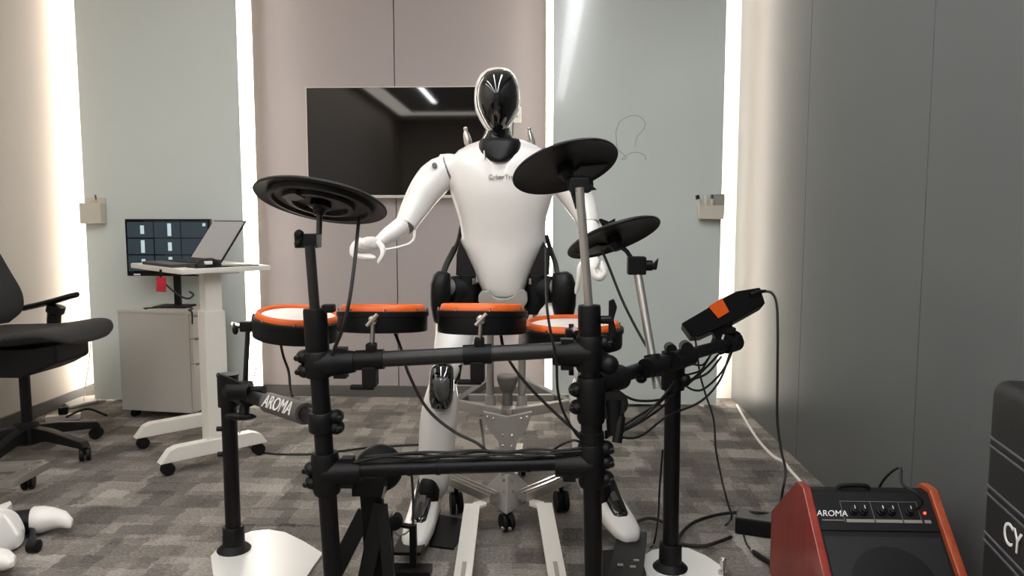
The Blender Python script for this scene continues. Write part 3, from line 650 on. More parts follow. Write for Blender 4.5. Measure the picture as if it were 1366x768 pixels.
for px0, py0, px1, py1, cpx, cpy in ((660, 664, 590, 634, 613, 680), (696, 662, 768, 632, 759, 680)):
    a, b = G(px0, py0, lz), G(px1, py1, lz)
    arm = MB().bar(a, b, .045, .03).build('base_arm', 'aluminium', st, bevel=.003)
    d = (b - a).normalized(); n = d.cross(Z_)
    for s in (-1, 1): MB().bar(a + n * s * .012 + Z_ * .017, b + n * s * .012 + Z_ * .017, .007, .006).build('arm_ridge', 'chrome', arm)
    caster(a + d * ((b - a).length * .72), .038, V((1, .25, 0)), st, wd=.024, stem=lz - .012)
caster(V((pc.x, 2.44, 0)), .03, V((1, .5, 0)), st, wd=.022, stem=.075)
for s in (-1, 1): MB().lathe(V((pc.x + s * .012, 2.405, .022)), -Y_, [(.007, 0), (.007, .006), (.003, .008)], 10).build('bolt', 'chrome', st)
MB().bar(V((pc.x, 2.55, .1)), V((pc.x + .02, 3.05, .1)), .045, .03).build('base_arm', 'aluminium', st, bevel=.003)
caster(V((pc.x + .03, 2.98, 0)), .035, V((1, .1, 0)), st, wd=.024, stem=.088)
for pts in (((650, 667), (630, 673), (617, 772)), ((706, 667), (726, 672), (744, 772))):
    a = G(*pts[0], .10); b = G(*pts[1], .095); c_ = G(*pts[2], .03); e = c_ + (c_ - b).normalized() * .25; e.z = .018
    pth = [a, b, c_, e]; wd = .052
    dr = (e - b).normalized(); n = dr.cross(Z_).normalized()
    tp = [b + n * wd / 2 * s for s in (-1, 1)]
    MB().prism([a + V((0, .02, 0)), a + V((0, -.03, 0)), b - n * 0 + dr * .03, b + V((0, .02, 0))], (0, 0, -.008)).build('front_bar_tab', 'white_paint', st)
    fb = MB().bar(b, c_, wd, .01); fb.bar(c_, e, wd, .01); o = fb.build('front_bar', 'white_paint', st, bevel=.001)
    MB().bar(c_ + (b - c_) * .18 + Z_ * .006, c_ + Z_ * .006, .012, .002).build('bar_slot', 'grey_casting', o)

# ------------------------------------------------------------------ drum rack
MY = 1.78
rk = thing('drum_rack', 'black tubular drum rack with two white foot plates', 'drum rack', V((P(610, 600, MY).x, MY, 0)))
lt_, lb_ = P(420, 412, MY), P(444, 768, MY)
rt_, rb_ = P(786, 408, MY), P(792, 768, MY)
def ext(a, b, z): return a + (b - a) * ((z - a.z) / (b.z - a.z))
lp = lambda y: lt_ + (lb_ - lt_) * ((y - 412) / (768 - 412))
rp = lambda y: rt_ + (rb_ - rt_) * ((y - 408) / (768 - 408))
PR = .0225
for a, b in ((lt_, lb_), (rt_, rb_)):
    g = ext(a, b, .012)
    MB().tube([a, g], PR, 24).build('main_post', 'black_metal', rk)
    MB().lathe(g - Z_ * .012, Z_, [(.03, 0), (.034, .006), (.032, .03), (.0235, .04)], 20).build('rubber_foot', 'black_rubber', rk)
def sleeve(f, y0, y1, r, name='post_sleeve'):
    a, b = f(y0), f(y1); d = b - a
    MB().tube([a, a + d * .06, a + d * .94, b], [r * .94, r, r, r * .94], 24).build(name, 'black_plastic', rk)
sleeve(lp, 411, 468, .0285); sleeve(rp, 407, 470, .0275)
def joint(f, y0, y1, side, bul, toward, name='tee_joint'):
    a, b = f(y0), f(y1); d = b - a; m = MB()
    m.tube([a, a + d * .08, a + d * .92, b], [.031, .034, .034, .031], 24)
    for k in bul:
        c_ = f(k) + X_ * side * .034
        m.ball(c_, V((.02, .024, .018)), 14, 8)
    if toward is not None:
        q = f((y0 + y1) / 2); w_ = (toward - q).normalized()
        m.tube([q, q + w_ * .05, q + w_ * .085, q + w_ * .09], [.036, .031, .027, .025], 20)
        for s in (-1, 1): m.box(q + w_ * .055 + Y_ * s * .0 + Z_ * s * .028, (.03, .03, .018))
    j = m.build(name, 'black_plastic', rk, ang=45)
    for k in bul: MB().lathe(f(k) + X_ * side * .046 - Y_ * .012, -Y_, [(.007, 0), (.007, .012), (.004, .014)], 10).build('bolt', 'black_metal', j)
ua, ub = P(426, 483, MY), P(786, 465, MY)
la, lb2 = P(432, 627, MY), P(790, 616, MY)
MB().tube([ua, ub], .0195, 24).build('upper_crossbar', 'tube_grey', rk)
MB().tube([la, lb2], .0185, 24).build('lower_crossbar', 'black_metal', rk)
joint(lp, 466, 500, -1, (474, 492), ub); joint(lp, 546, 572, 1, (552, 566), None); joint(lp, 600, 655, -1, (622, 640), lb2)
joint(rp, 446, 492, 1, (455, 478), ua); joint(rp, 500, 560, -1, (517, 540), None); joint(rp, 588, 645, 1, (594, 612, 634), la)
MB().lathe(rp(540), lb_ - lt_, [(.03, 0), (.03, .03), (.026, .032), (.026, .06), (.03, .062), (.03, .09)], 20).build('post_sleeve', 'black_plastic', rk)
# wings
wl0 = lp(556); lw = G(312, 728, .02); lw = V((lw.x, lw.y, 0))
wr0 = rp(512); wr1 = P(978, 457, 2.48)
rw = G(894, 752, .02); rw = V((rw.x, rw.y, 0))
ltop = P(312, 505, lw.y); ltop = V((lw.x, lw.y, ltop.z))
tt = (rw.y - wr0.y) / (wr1.y - wr0.y); rj = wr0 + (wr1 - wr0) * tt
rtop = V((P(898, 480, rw.y).x, rw.y, rj.z))
lj = V((ltop.x, ltop.y, ltop.z - .035))
MB().tube([lj, wl0], .019, 22).build('wing_bar', 'black_metal', rk)
MB().tube([wr0, V((rtop.x, rtop.y, rj.z)), wr1], .019, 22).build('wing_bar', 'black_metal', rk)
q = lambda s: lj + (wl0 - lj) * s
def along(px):     # parameter where the left wing bar crosses a column
    best = min(range(101), key=lambda i: abs((lambda w_: 683 + F * w_.x / -w_.z)(RM.transposed() @ (q(i / 100) - V((0, 0, CAM_H)))) - px)); return best / 100
s0, s1 = along(359), along(407)
sl = MB().tube([q(s0), q(s1)], .028, 22).build('label_sleeve', 'sleeve_grey', rk)
mid = q((s0 + s1) / 2); wdir = (wl0 - lj).normalized(); tocam = (V((0, 0, CAM_H)) - mid); tocam -= wdir * tocam.dot(wdir); tocam.normalize()
text('sleeve_lettering', 'AROMA', .05, 'print_white', basis(mid + tocam * .0285, wdir, tocam.cross(wdir)), rk, .0012, shear=.15)
m = MB().tube([q(.16), q(.27)], .03, 20); cq = q(.21)
m.tube([cq + V((-.03, -.03, .02)), cq + V((.03, -.03, .02))], .03, 16); m.tube([cq + V((.02, -.03, .02)), cq + V((.075, -.04, .025))], .013, 12)
m.prism([cq + V((-.02, -.05, .035)), cq + V((-.06, -.05, .075)), cq + V((-.02, -.05, .06)), cq + V((.02, -.05, .04))], (0, .012, 0))
m.tube([cq + V((0, 0, -.03)), cq + V((0, -.01, -.06))], .015, 12); m.ball(cq + V((-.01, -.01, -.062)), V((.048, .014, .012)), 14, 7)
m.build('wing_clamp', 'black_plastic', rk, ang=40)
for base, top, dx in ((lw, ltop, 1), (rw, rtop, -1)):
    MB().tube([V((base.x, base.y, .03)), V((top.x, top.y, top.z + .0))], .0235, 24).build('wing_post', 'black_metal', rk)
    MB().lathe(V((base.x, base.y, .006)), Z_, [(.05, 0), (.052, .006), (.044, .014), (.034, .022), (.033, .075), (.03, .08)], 24).build('post_collar', 'black_plastic', rk)
m = MB().tube([lj + Z_ * .045, lj - Z_ * .05], [.032, .032], 22); m.tube([lj, lj + wdir * .09], .028, 18); m.tube([lj + Z_ * .045, lj + Z_ * .05], .034, 22); m.build('tee_joint', 'black_plastic', rk, ang=40)
for z in (.12, .2): MB().tube([lj + V((-.02, -.01, -z)), lj + V((-.035, -.012, -z))], .008, 10).build('bolt', 'black_metal', rk)
rdir = (wr1 - wr0).normalized()
m = MB().tube([rtop + Z_ * .02, rtop - Z_ * .09], .034, 22); m.tube([rj - rdir * .06, rj + rdir * .06], .029, 18); m.tube([rj + V((-.03, -.02, .03)), rj + V((-.03, .02, .03))], .016, 14); m.tube([rj + V((.015, -.02, .034)), rj + V((.015, .02, .034))], .018, 14)
m.ball(rtop + V((.03, -.015, -.06)), .02, 12, 7); m.build('tee_joint', 'black_plastic', rk, ang=40)
a = wr0 + rdir * .02
m = MB().tube([a, a + rdir * .12], .032, 20); m.tube([a + V((.035, -.03, -.045)), a + V((.05, .02, -.05))], .034, 16); m.tube([a + V((.045, -.02, -.03)), a + V((.05, -.02, -.11))], .022, 14); m.ball(a + V((.05, -.01, -.1)), .022, 12, 7); m.ball(a + V((.03, -.03, .055)), .024, 12, 7)
m.tube([a + V((.06, -.03, -.07)), a + V((.05, -.045, -.13))], .012, 10); m.build('wing_clamp', 'black_plastic', rk, ang=40)
m = MB().tube([wr1 - rdir * .05, wr1 + rdir * .02], .03, 20); m.ball(wr1 + V((0, 0, .01)), .032, 14, 8); m.build('bar_end_clamp', 'black_plastic', rk)
# wing nuts on the main posts
for c_ in (rp(425) + V((.045, -.01, 0)),):
    m = MB().tube([c_ - X_ * .02, c_ + X_ * .008], .01, 12); m.prism([c_ + V((0, 0, .045)), c_ + V((.012, 0, .05)), c_ + V((.02, 0, .03)), c_ + V((.012, 0, 0)), c_ + V((.02, 0, -.03)), c_ + V((.012, 0, -.046)), c_ + V((0, 0, -.04))], (0, .012, 0)); m.build('wing_nut', 'black_plastic', rk, bevel=.003)
MB().box(lp(416) + V((.035, -.005, .01)), (.03, .025, .02)).build('wing_nut', 'black_plastic', rk, bevel=.004)
# white foot plates
def plate(outline, z, name='foot_plate'):
    MB().prism([G(x, y, z) - Z_ * .006 for x, y in outline], (0, 0, .006)).build(name, 'white_plate', rk, bevel=.002)
plate([(281, 741), (291, 730), (312, 716), (335, 708), (358, 705.5), (380, 709), (405, 721), (431, 737), (420, 752), (408, 770), (385, 800), (330, 800), (296, 790), (284, 765)], .008)
plate([(855, 742), (870, 733), (893, 728), (918, 730), (943, 741), (961, 753), (966, 766), (962, 790), (930, 806), (880, 806), (866, 780)], .008)
for px, py in ((299, 731), (964, 765)):
    c_ = G(px, py, .008); o = MB().lathe(V((c_.x, c_.y, .008)), Z_, [(.013, 0), (.013, .008), (.006, .009), (.006, .022), (.0095, .024), (.0095, .045), (.006, .048)], 14).build('levelling_screw', 'chrome', rk)
for y in (474, 497):                                   # zip ties along the lower bar
    pass
for px in (480, 548, 586, 706):
    f = (px - 432) / (790 - 432); c_ = la + (lb2 - la) * f; d = (lb2 - la).normalized()
    MB().tube([c_ - d * .005, c_ + d * .005], .0205 if px > 500 else .0195, 18).build('cable_tie', 'print_white' if px == 480 else 'black_plastic', rk)

# ------------------------------------------------------------------ cymbals
def cymbal(px, py, Y, rad, ang, ratio, label, rings):
    c_ = P(px, py, Y); vd = ray(px, py).normalized(); xr = RM @ X_; xu = xr.cross(vd).normalized()
    a = math.radians(ang); u = xr * math.sin(a) + xu * math.cos(a); n = (u * math.sqrt(1 - ratio ** 2) + vd * ratio).normalized()
    t = thing('cymbal', label, 'cymbal', c_ - n * .01, 'black electronic cymbals')
    r = rad; prof = [(.001, .016), (r * .12, .015), (r * .2, .010), (r * .5, .006), (r * .93, 0), (r * .985, -.004), (r, -.009), (r * .985, -.012), (r * .95, -.0105)]
    prof += ([(r * .80, -.006), (r * .78, -.018), (r * .72, -.019), (r * .70, -.008), (r * .52, -.006), (r * .50, -.020), (r * .42, -.021), (r * .40, -.010), (r * .26, -.008), (.001, -.008)] if rings else [(r * .9, -.006), (r * .4, -.003), (.001, -.003)])
    disc = MB().lathe(c_, n, prof, 56).build('disc', 'cymbal_black', t, ang=40)
    x, y, _ = frame(n)
    def sector(a0, a1, r0, r1, h, m, th=.004, k=10):
        pts = [c_ + n * h + (x * math.cos(a0 + (a1 - a0) * i / k) + y * math.sin(a0 + (a1 - a0) * i / k)) * r1 for i in range(k + 1)]
        pts += [c_ + n * h + (x * math.cos(a1 + (a0 - a1) * i / k) + y * math.sin(a1 + (a0 - a1) * i / k)) * r0 for i in range(k + 1)]
        MB().prism(pts, n * -th).build('underside_pad', m, t)
    MB().lathe(c_, -n, [(r * .15, .002), (r * .17, .024), (.018, .028), (.012, .045)], 20).build('trigger_hub', 'black_plastic', t)
    m = MB().lathe(c_, n, [(.014, .012), (.014, .026), (.008, .03), (.008, .04)], 14); m.prism([c_ + n * .024 - x * .024 - y * .005, c_ + n * .052 - x * .032 - y * .005, c_ + n * .042 - y * .005, c_ + n * .052 + x * .032 - y * .005, c_ + n * .024 + x * .024 - y * .005], y * .01)
    m.build('wing_nut', 'black_plastic', t, bevel=.002)
    return t, c_, n, x, y, sector
t, c_, n, x, y, sec = cymbal(429, 265, 1.90, .168, 12, .34, 'largest black cymbal pad with ringed underside by the television', True)
sec(2.2, 5.4, .168 * .55, .168 * .69, -.007, 'cymbal_grey', .003, 16); sec(3.6, 4.3, .06, .168 * .40 + .03, -.011, 'cymbal_grey', .012)
MB().tube([c_ - n * .03, P(426, 300, 1.88), P(425, 325, 1.86)], .0075, 12).build('tilter_rod', 'tube_grey', t)
m = MB().box(P(411, 321, 1.82), (.055, .045, .034)); m.tube([P(411, 321, 1.82) - X_ * .03, P(425, 322, 1.84)], .017, 14); m.tube([P(402, 321, 1.80), P(398, 313, 1.80)], .009, 10); m.tube([P(402, 321, 1.80), P(395, 328, 1.80)], .009, 10); m.ball(P(399, 313, 1.8), .013, 10, 6)
m.build('tilter_clamp', 'black_plastic', t, bevel=.003)
MB().tube([P(413.5, 328, MY), lt_ + (lb_ - lt_) * .05], .0125, 16).build('stand_rod', 'tube_grey', t)
t, c_, n, x, y, sec = cymbal(753, 220, 1.90, .136, -17, .44, 'black cymbal pad on tall silver rod in front of robot chest', False)
sec(2.9, 4.0, .04, .118, -.006, 'cymbal_grey', .004)
MB().tube([c_ - n * .03, P(760, 240, 1.87), P(771, 277, 1.84)], .0075, 12).build('tilter_rod', 'black_metal', t)
m = MB().tube([P(764, 246, 1.84), P(784, 246, 1.8)], .021, 14); m.box(P(773, 247, 1.80), (.045, .04, .034)); m.prism([P(783, 243, 1.79), P(790, 247, 1.79), P(797, 253, 1.79), P(786, 254, 1.79)], (0, .014, 0)); m.build('tilter_clamp', 'black_plastic', t, bevel=.003)
MB().tube([P(773, 250, MY), rp(418)], .0105, 16).build('stand_rod', 'aluminium', t)
t, c_, n, x, y, sec = cymbal(817.5, 314, 2.12, .137, -20.5, .30, 'black cymbal pad on slanting rod before the scribbled glass board', False)
sec(4.2, 5.2, .05, .115, -.006, 'cymbal_grey', .004)
cb = P(849, 354, 2.08); par = min(range(101), key=lambda i: abs((wr0 + (wr1 - wr0) * i / 100 - V((P(868, 492, 2.0).x, 0, 0))).x)) / 100
wq = wr0 + (wr1 - wr0) * par
MB().tube([c_ - n * .02, P(836, 335, 2.1), cb], .0065, 12).build('tilter_rod', 'black_metal', t)
m = MB().box(cb, (.05, .04, .05)); m.tube([cb, cb + X_ * .045], .015, 12); m.prism([cb + V((.03, -.01, -.01)), cb + V((.06, -.01, .022)), cb + V((.055, -.01, -.012))], (0, .014, 0)); m.build('tilter_clamp', 'black_plastic', t, bevel=.004)
rodb = V((P(877, 518, wq.y - .03).x, wq.y - .03, P(877, 518, wq.y - .03).z))
MB().tube([cb, rodb], .0115, 16).build('stand_rod', 'aluminium', t)
pr_ = cb + (rodb - cb) * .82
m = MB().tube([pr_ + (cb - rodb).normalized() * .03, pr_ - (cb - rodb).normalized() * .03], .022, 16); m.tube([pr_ - rdir * .045, pr_ + rdir * .05], .026, 16); m.ball(pr_ + V((-.035, -.02, -.03)), V((.016, .014, .014)), 10, 6); m.build('rod_clamp', 'black_plastic', t)

# ------------------------------------------------------------------ drum pads
def pad(c_, n, r, h, label, bolts=True):
    n = V(n).normalized(); t = thing('drum_pad', label, 'drum pad', c_ - n * h, 'mesh drum pads with orange hoops')
    MB().lathe(c_ - n * h, n, [(r * .9, 0), (r * .975, .002), (r * .985, .008), (r * .985, h * .68), (r * 1.01, h * .70), (r * 1.01, h * .90), (r * .99, h * .93), (r * .90, h * .94)], 56).build('shell', 'black_plastic', t, ang=40)
    MB().lathe(c_, n, [(r * .82, -h * .15), (r * .82, .004), (r * .835, .009), (r * .87, .0115), (r * .91, .009), (r * .935, .0), (r * .935, -h * .15), (r * .82, -h * .15)], 56, cap=False).build('hoop', 'orange', t, ang=50)
    MB().lathe(c_, n, [(r * .83, .001), (r * .4, .004), (.001, .0045)], 40).build('drum_head', 'drum_head', t)
    x, y, _ = frame(n)
    for k in range(8):
        a = 2 * math.pi * (k + .3) / 8; d = x * math.cos(a) + y * math.sin(a)
        MB().tube([c_ + d * r * .975 - n * h * .3, c_ + d * r * .975 + n * .002], .0028, 8).build('lug_bolt', 'chrome', t)
    return t, x, y, n
def bar_clamp(t, px, ytop, f):
    """rod from the drum down to a clamp on the upper crossbar"""
    c_ = ua + (ub - ua) * f; d = (ub - ua).normalized()
    MB().tube([c_ - d * .034, c_ + d * .034], .0245, 20).build('bar_clamp', 'black_plastic', t)
    m = MB().box(c_ - Z_ * .04, (.034, .04, .05)); m.box(c_ - Z_ * .068 - X_ * .02, (.06, .016, .012)); m.build('clamp_block', 'black_plastic', t, bevel=.004)
    top = P(px, ytop, MY - .005); MB().tube([c_ + V((.005, -.0, .02)), top], .006, 12).build('mount_rod', 'chrome', t)
    m = MB().lathe(top + Z_ * -.01, -Y_, [(.011, 0), (.011, .012), (.006, .016)], 12); m.tube([top + V((-.012, -.02, -.022)), top + V((.014, -.02, .006))], .0045, 8); m.build('wing_screw', 'chrome', t)
    m = MB().box(c_ + V((.004, 0, .03)), (.024, .03, .022)); m.build('rod_grip', 'black_plastic', t, bevel=.004)
t, *_ = pad(P(511, 412, 1.915), V((-.0, .10, 1)), .117, .058, 'orange hooped drum pad clamped near the ringed cymbal stand')
bar_clamp(t, 498, 421, .19)
t, *_ = pad(P(643.5, 411, 1.915), V((.01, .10, 1)), .116, .064, 'orange hooped drum pad clamped at middle of crossbar below robot waist')
bar_clamp(t, 642, 420, .59)
t, *_ = pad(P(398, 421, 2.13), V((.09, -.06, 1)), .128, .062, 'orange hooped drum pad with white head beside the laptop table')
cq = P(322, 435, 2.14)
MB().tube([P(341, 436, 2.13), cq, P(311, 434, 2.14)], .007, 10).build('mount_arm', 'chrome', t)
MB().box(P(331, 435, 2.13), (.04, .035, .03)).build('mount_bracket', 'black_plastic', t, bevel=.004)
MB().lathe(P(313, 434, 2.14), -X_, [(.009, -.004), (.013, 0), (.013, .006), (.008, .01)], 12).build('wing_screw', 'chrome', t)
MB().ball(P(314, 440, 2.13), V((.009, .009, .014)), 10, 6).build('wing_screw', 'black_plastic', t)
rb0 = q(.2); MB().tube([P(331, 438, 2.13), V((P(326, 495, 2.16).x, 2.16, q(.16).z + .02))], .0075, 12).build('mount_rod', 'tube_grey', t)
t, *_ = pad(P(763, 433, 2.02), V((.0, -.01, 1)), .138, .06, 'orange hooped drum pad behind the silver cymbal rod')
m = MB().tube([P(763, 436, 1.885), rp(446) + V((-.03, .035, 0))], .007, 10); m.build('mount_arm', 'chrome', t)
MB().tube([P(762, 432, 1.875), P(762, 500, 1.875)], .0065, 10).build('mount_rod', 'black_metal', t)
MB().box(P(762, 446, 1.875), (.03, .03, .03)).build('mount_bracket', 'black_plastic', t, bevel=.004)

# ------------------------------------------------------------------ drum module
mdY = 2.46
dm = thing('drum_module', 'black drum module with orange band on end of rack wing', 'drum module', P(965, 440, mdY))
vec = V((.02, .12, -.035))
def MP(x, y): return P(x, y, mdY - .03)
body = [(909, 431), (945, 410), (965, 397), (983, 388), (1014, 383), (1021, 404.5), (978, 429), (950, 441), (935, 448), (922, 449)]
MB().prism([MP(x, y) for x, y in body], vec).build('casing', 'black_plastic', dm, bevel=.004)
MB().prism([P(x, y, mdY - .034) for x, y in ((945, 408.5), (963, 397.5), (973, 415.5), (958.5, 424.5))], vec * .5 + V((0, .0, .002))).build('orange_band', 'orange_band', dm, bevel=.001)
m = MB().prism([P(x, y, mdY - .01) for x, y in ((948, 438), (978, 427), (977, 440), (972, 448), (975, 458), (972, 470), (960, 474), (952, 460), (955, 452))], (0, .05, 0)); m.box(P(974, 440, mdY), (.03, .04, .02)); m.build('mount_bracket', 'black_plastic', dm, bevel=.004)
MB().box(P(964.5, 449, mdY - .022), (.006, .004, .016), Matrix.Rotation(.3, 3, 'Y')).build('bracket_slot', 'print_white', dm)
MB().tube([P(1001, 393, mdY - .04), P(1012, 389, mdY - .035), P(1021, 388, mdY - .02)], [.006, .007, .005], 10).build('plug', 'black_rubber', dm)

# ------------------------------------------------------------------ kick pad tower and pedals
KY = 1.93
kt = thing('kick_tower', 'black kick drum tower with round pad and braced legs', 'kick drum', V((P(498, 700, KY).x, KY, 0)))
kc = P(504, 629, KY)
MB().lathe(kc + V((0, .02, 0)), V((.25, -1, .05)), [(.02, -.03), (.058, -.03), (.064, -.02), (.064, .0), (.056, .014), (.03, .02), (.001, .021)], 40).build('kick_pad', 'black_rubber', kt, ang=50)
for dx, dz in ((.03, .03), (-.03, .03), (0, -.045)): MB().lathe(kc + V((dx + .003, -.01, dz)), V((.25, -1, .05)), [(.005, 0), (.005, .012)], 8).build('screw', 'black_gloss', kt)
ka = P(490, 648, KY - .03); kb = V((P(497, 780, KY).x, KY, .0))
MB().box(P(493, 646, KY - .03), (.085, .05, .05)).build('pad_bracket', 'black_plastic', kt, bevel=.004)
MB().prism([P(479, 655, KY), P(508, 655, KY), P(513, 700, KY), P(515, 770, KY), P(486, 770, KY), P(483, 700, KY)], (0, .025, 0)).build('column', 'black_metal', kt, bevel=.003)
gz = lambda px, Y: V((P(px, 760, Y).x, Y, .006))
MB().bar(P(488, 682, KY + .03), gz(418, KY - .05), .045, .018, up=Y_).build('brace', 'black_metal', kt, bevel=.002)
MB().bar(P(508, 672, KY - .01), gz(476, KY - .06), .04, .016, up=Y_).build('brace', 'black_metal', kt, bevel=.002)
MB().bar(P(509, 672, KY - .01), gz(524, KY - .08), .03, .016, up=Y_).build('brace', 'black_metal', kt, bevel=.002)
c_ = gz(490, KY); MB().box(V((c_.x + .02, KY - .01, .008)), (.3, .12, .014)).build('base_plate', 'black_metal', kt, bevel=.003)
MB().tube([P(513, 648, KY - .06), P(510, 664, KY - .06)], .004, 8).build('jack', 'chrome', kt)
# kick pedal
PY = 2.12
kp = thing('kick_pedal', 'black kick drum pedal with beater under robot foot', 'pedal', V((P(545, 740, PY).x, PY, 0)))
pf = V((P(540, 760, PY).x, PY, 0))
MB().box(V((pf.x - .0, PY - .01, .012)), (.16, .06, .024)).build('base_plate', 'black_metal', kp, bevel=.003)
for px in (520, 551):
    a = P(px, 700 if px == 551 else 704, PY); MB().box(V((a.x, PY, a.z / 2 + .012)), (.02, .022, a.z - .02)).build('pedal_post', 'black_metal', kp, bevel=.003)
MB().tube([P(518, 697, PY), P(553, 703, PY)], .008, 12).build('axle', 'black_metal', kp)
MB().lathe(P(527, 694, PY - .02), V((.1, -1, 0)), [(.01, -.02), (.02, -.018), (.024, 0), (.022, .02), (.012, .024)], 20).build('beater', 'black_rubber', kp)
MB().tube([P(525, 686, PY - .03), P(528, 682, PY - .03)], .004, 8).build('beater_bolt', 'chrome', kp)
MB().tube(cat([P(523, 705, PY), P(530, 713, PY - .01), P(540, 712, PY - .01), P(547, 706, PY)], 5), .003, 8).build('spring_wire', 'grey_casting', kp)
hx = P(552, 735, 2.3).x
MB().loft([[V((hx - .04, 2.13, .05)), V((hx + .05, 2.13, .05)), V((hx + .05, 2.13, .06)), V((hx - .04, 2.13, .06))], [V((hx - .035, 2.56, .012)), V((hx + .055, 2.56, .012)), V((hx + .055, 2.56, .022)), V((hx - .035, 2.56, .022))]]).build('footboard', 'black_metal', kp, bevel=.002)
MB().loft([[V((hx + .05, 2.3, .0)), V((hx + .13, 2.28, .0)), V((hx + .13, 2.28, .006)), V((hx + .05, 2.3, .006))], [V((hx + .03, 2.56, 0)), V((hx + .17, 2.5, 0)), V((hx + .17, 2.5, .006)), V((hx + .03, 2.56, .006))]]).build('floor_plate', 'black_metal', kp)
# hi-hat pedal
hc = G(835, 752, .04)
hp = thing('hi_hat_pedal', 'black hi-hat pedal controller under robot foot beside rack post', 'pedal', V((hc.x, hc.y, 0)))
MB().prism([V((G(x, y, .0).x, G(x, y, .0).y, 0)) for x, y in ((797, 745), (852, 742), (862, 775), (850, 810), (800, 812))], (0, 0, .03)).build('base', 'black_plastic', hp, bevel=.006)
d = V((.2, 1, 0)).normalized(); n_ = d.cross(Z_)
b0 = V((hc.x - .02, hc.y - .12, .03))
MB().loft([[b0 - n_ * .05, b0 + n_ * .05, b0 + n_ * .05 + Z_ * .016, b0 - n_ * .05 + Z_ * .016], [b0 + d * .33 - n_ * .045 + Z_ * .012, b0 + d * .33 + n_ * .045 + Z_ * .012, b0 + d * .33 + n_ * .045 + Z_ * .026, b0 + d * .33 - n_ * .045 + Z_ * .026]]).build('footboard', 'black_metal', hp, bevel=.003)
for dx, dy in ((-.02, .0), (.015, -.01), (.03, .03)): MB().box(V((hc.x + dx, hc.y - .03 + dy, .0515)), (.016, .008, .004)).build('grip_stud', 'grey_casting', hp)

# ------------------------------------------------------------------ amplifier
AX0, AX1, AYT, AZT = .685, 1.03, 1.93, .352
amp = thing('drum_amplifier', 'black wedge amplifier with reddish wooden sides by grey wall', 'amplifier', (.86, 1.86, 0))
def prof(e): return [(1.60 - e, .03 - e), (1.62 - e, -.0 + .004), (2.16 + e, .004), (2.16 + e, .19), (AYT + .03, AZT + e), (AYT - .01, AZT + e)]
MB().prism([V((AX0 + .02, y, z)) for y, z in [(1.625, .03), (1.64, .01), (2.15, .01), (2.15, .185), (AYT + .03, AZT - .012), (AYT - .005, AZT - .012)]], (AX1 - AX0 - .04, 0, 0)).build('cabinet', 'amp_black', amp, bevel=.003)
for x, e in ((AX0, 1), (AX1 - .022, -1)):
    MB().prism([V((x, y, z)) for y, z in [(1.60, .03), (1.62, 0), (2.165, 0), (2.165, .19), (AYT + .035, AZT), (AYT - .012, AZT)]], (.022, 0, 0)).build('side_panel', 'cherry' if e > 0 else 'cherry_edge', amp, bevel=.004)
fa = V((0, AYT - .005, AZT - .012)); fb = V((0, 1.625, .03)); fd_ = (fb - fa).normalized(); fn = V((0, fd_.z, -fd_.y)); fn = fn if fn.z > 0 else -fn
def AP(x, s, o=0): return V((x, 0, 0)) + fa + fd_ * s + fn * o
def aface(name, x0, x1, s0_, s1_, m, o=.0, th=.004, par=None, bev=.001):
    return MB().prism([AP(x0, s0_, o), AP(x1, s0_, o), AP(x1, s1_, o), AP(x0, s1_, o)], fn * th).build(name, m, par or amp, bevel=bev)
pan = aface('control_panel', AX0 + .024, AX1 - .024, .004, .105, 'amp_black', 0, .004)
aface('grille', AX0 + .03, AX1 - .03, .12, .41, 'case_black', -.001, .004)
MB().lathe(AP((AX0 + AX1) / 2, .25, .003), fn, [(.10, 0), (.105, .004), (.095, .005), (.02, .003)], 40).build('speaker_cone', 'amp_black', amp)
text('logo_lettering', 'AROMA', .022, 'print_white', basis(AP(AX0 + .062, .062, .0045), X_, -fd_), pan, .0006, shear=.2)
aface('logo_underline', AX0 + .035, AX0 + .088, .078, .080, 'print_grey', .004, .001, pan, 0)
for x0, x1 in ((.095, .165), (.168, .235), (.238, .283), (.289, .305)):
    aface('label_strip', AX0 + x0, AX0 + x1, .076, .084, 'print_grey', .004, .001, pan, 0)
for (x0, x1, y0, y1) in ((.09, .283, .028, .0288), (.09, .0908, .028, .084), (.166, .1668, .028, .076), (.2365, .2373, .028, .076), (.2825, .2833, .028, .084)):
    aface('outline_print', AX0 + x0, AX0 + x1, y0, y1, 'print_grey', .004, .0006, pan, 0)
for x in (.118, .143, .188, .213, .258):
    kb_ = MB().lathe(AP(AX0 + x, .056, .004), fn, [(.011, 0), (.010, .006), (.008, .007), (.0075, .016), (.005, .017)], 18).build('knob', 'black_plastic', pan)
    MB().box(AP(AX0 + x, .05, .0215), (.0015, .009, .0012), Matrix((X_, -fd_, fn)).transposed()).build('knob_pointer', 'print_white', kb_)
MB().lathe(AP(AX0 + .296, .058, .004), fn, [(.003, 0), (.003, .003), (.001, .004)], 10).build('power_light', 'red_diode', pan)
cable([AP(AX0 + .27, .056, .02), AP(AX0 + .275, .05, .05), AP(AX0 + .26, .03, .065), AP(AX0 + .24, .0, .05), AP(AX0 + .25, -.05, .04), V((AX0 + .26, 2.06, .30)), V((AX0 + .3, 2.2, .1)), V((AX0 + .3, 2.26, .006))], .0035, 'black audio lead plugged into amplifier control panel')
MB().tube(cat([V((AX0 + .10, AYT + .012, AZT - .014)), V((AX0 + .11, AYT + .012, AZT - .003)), V((AX0 + .17, AYT + .012, AZT - .002)), V((AX0 + .18, AYT + .012, AZT - .014))], 6), .006, 10).build('carry_handle', 'black_rubber', amp)

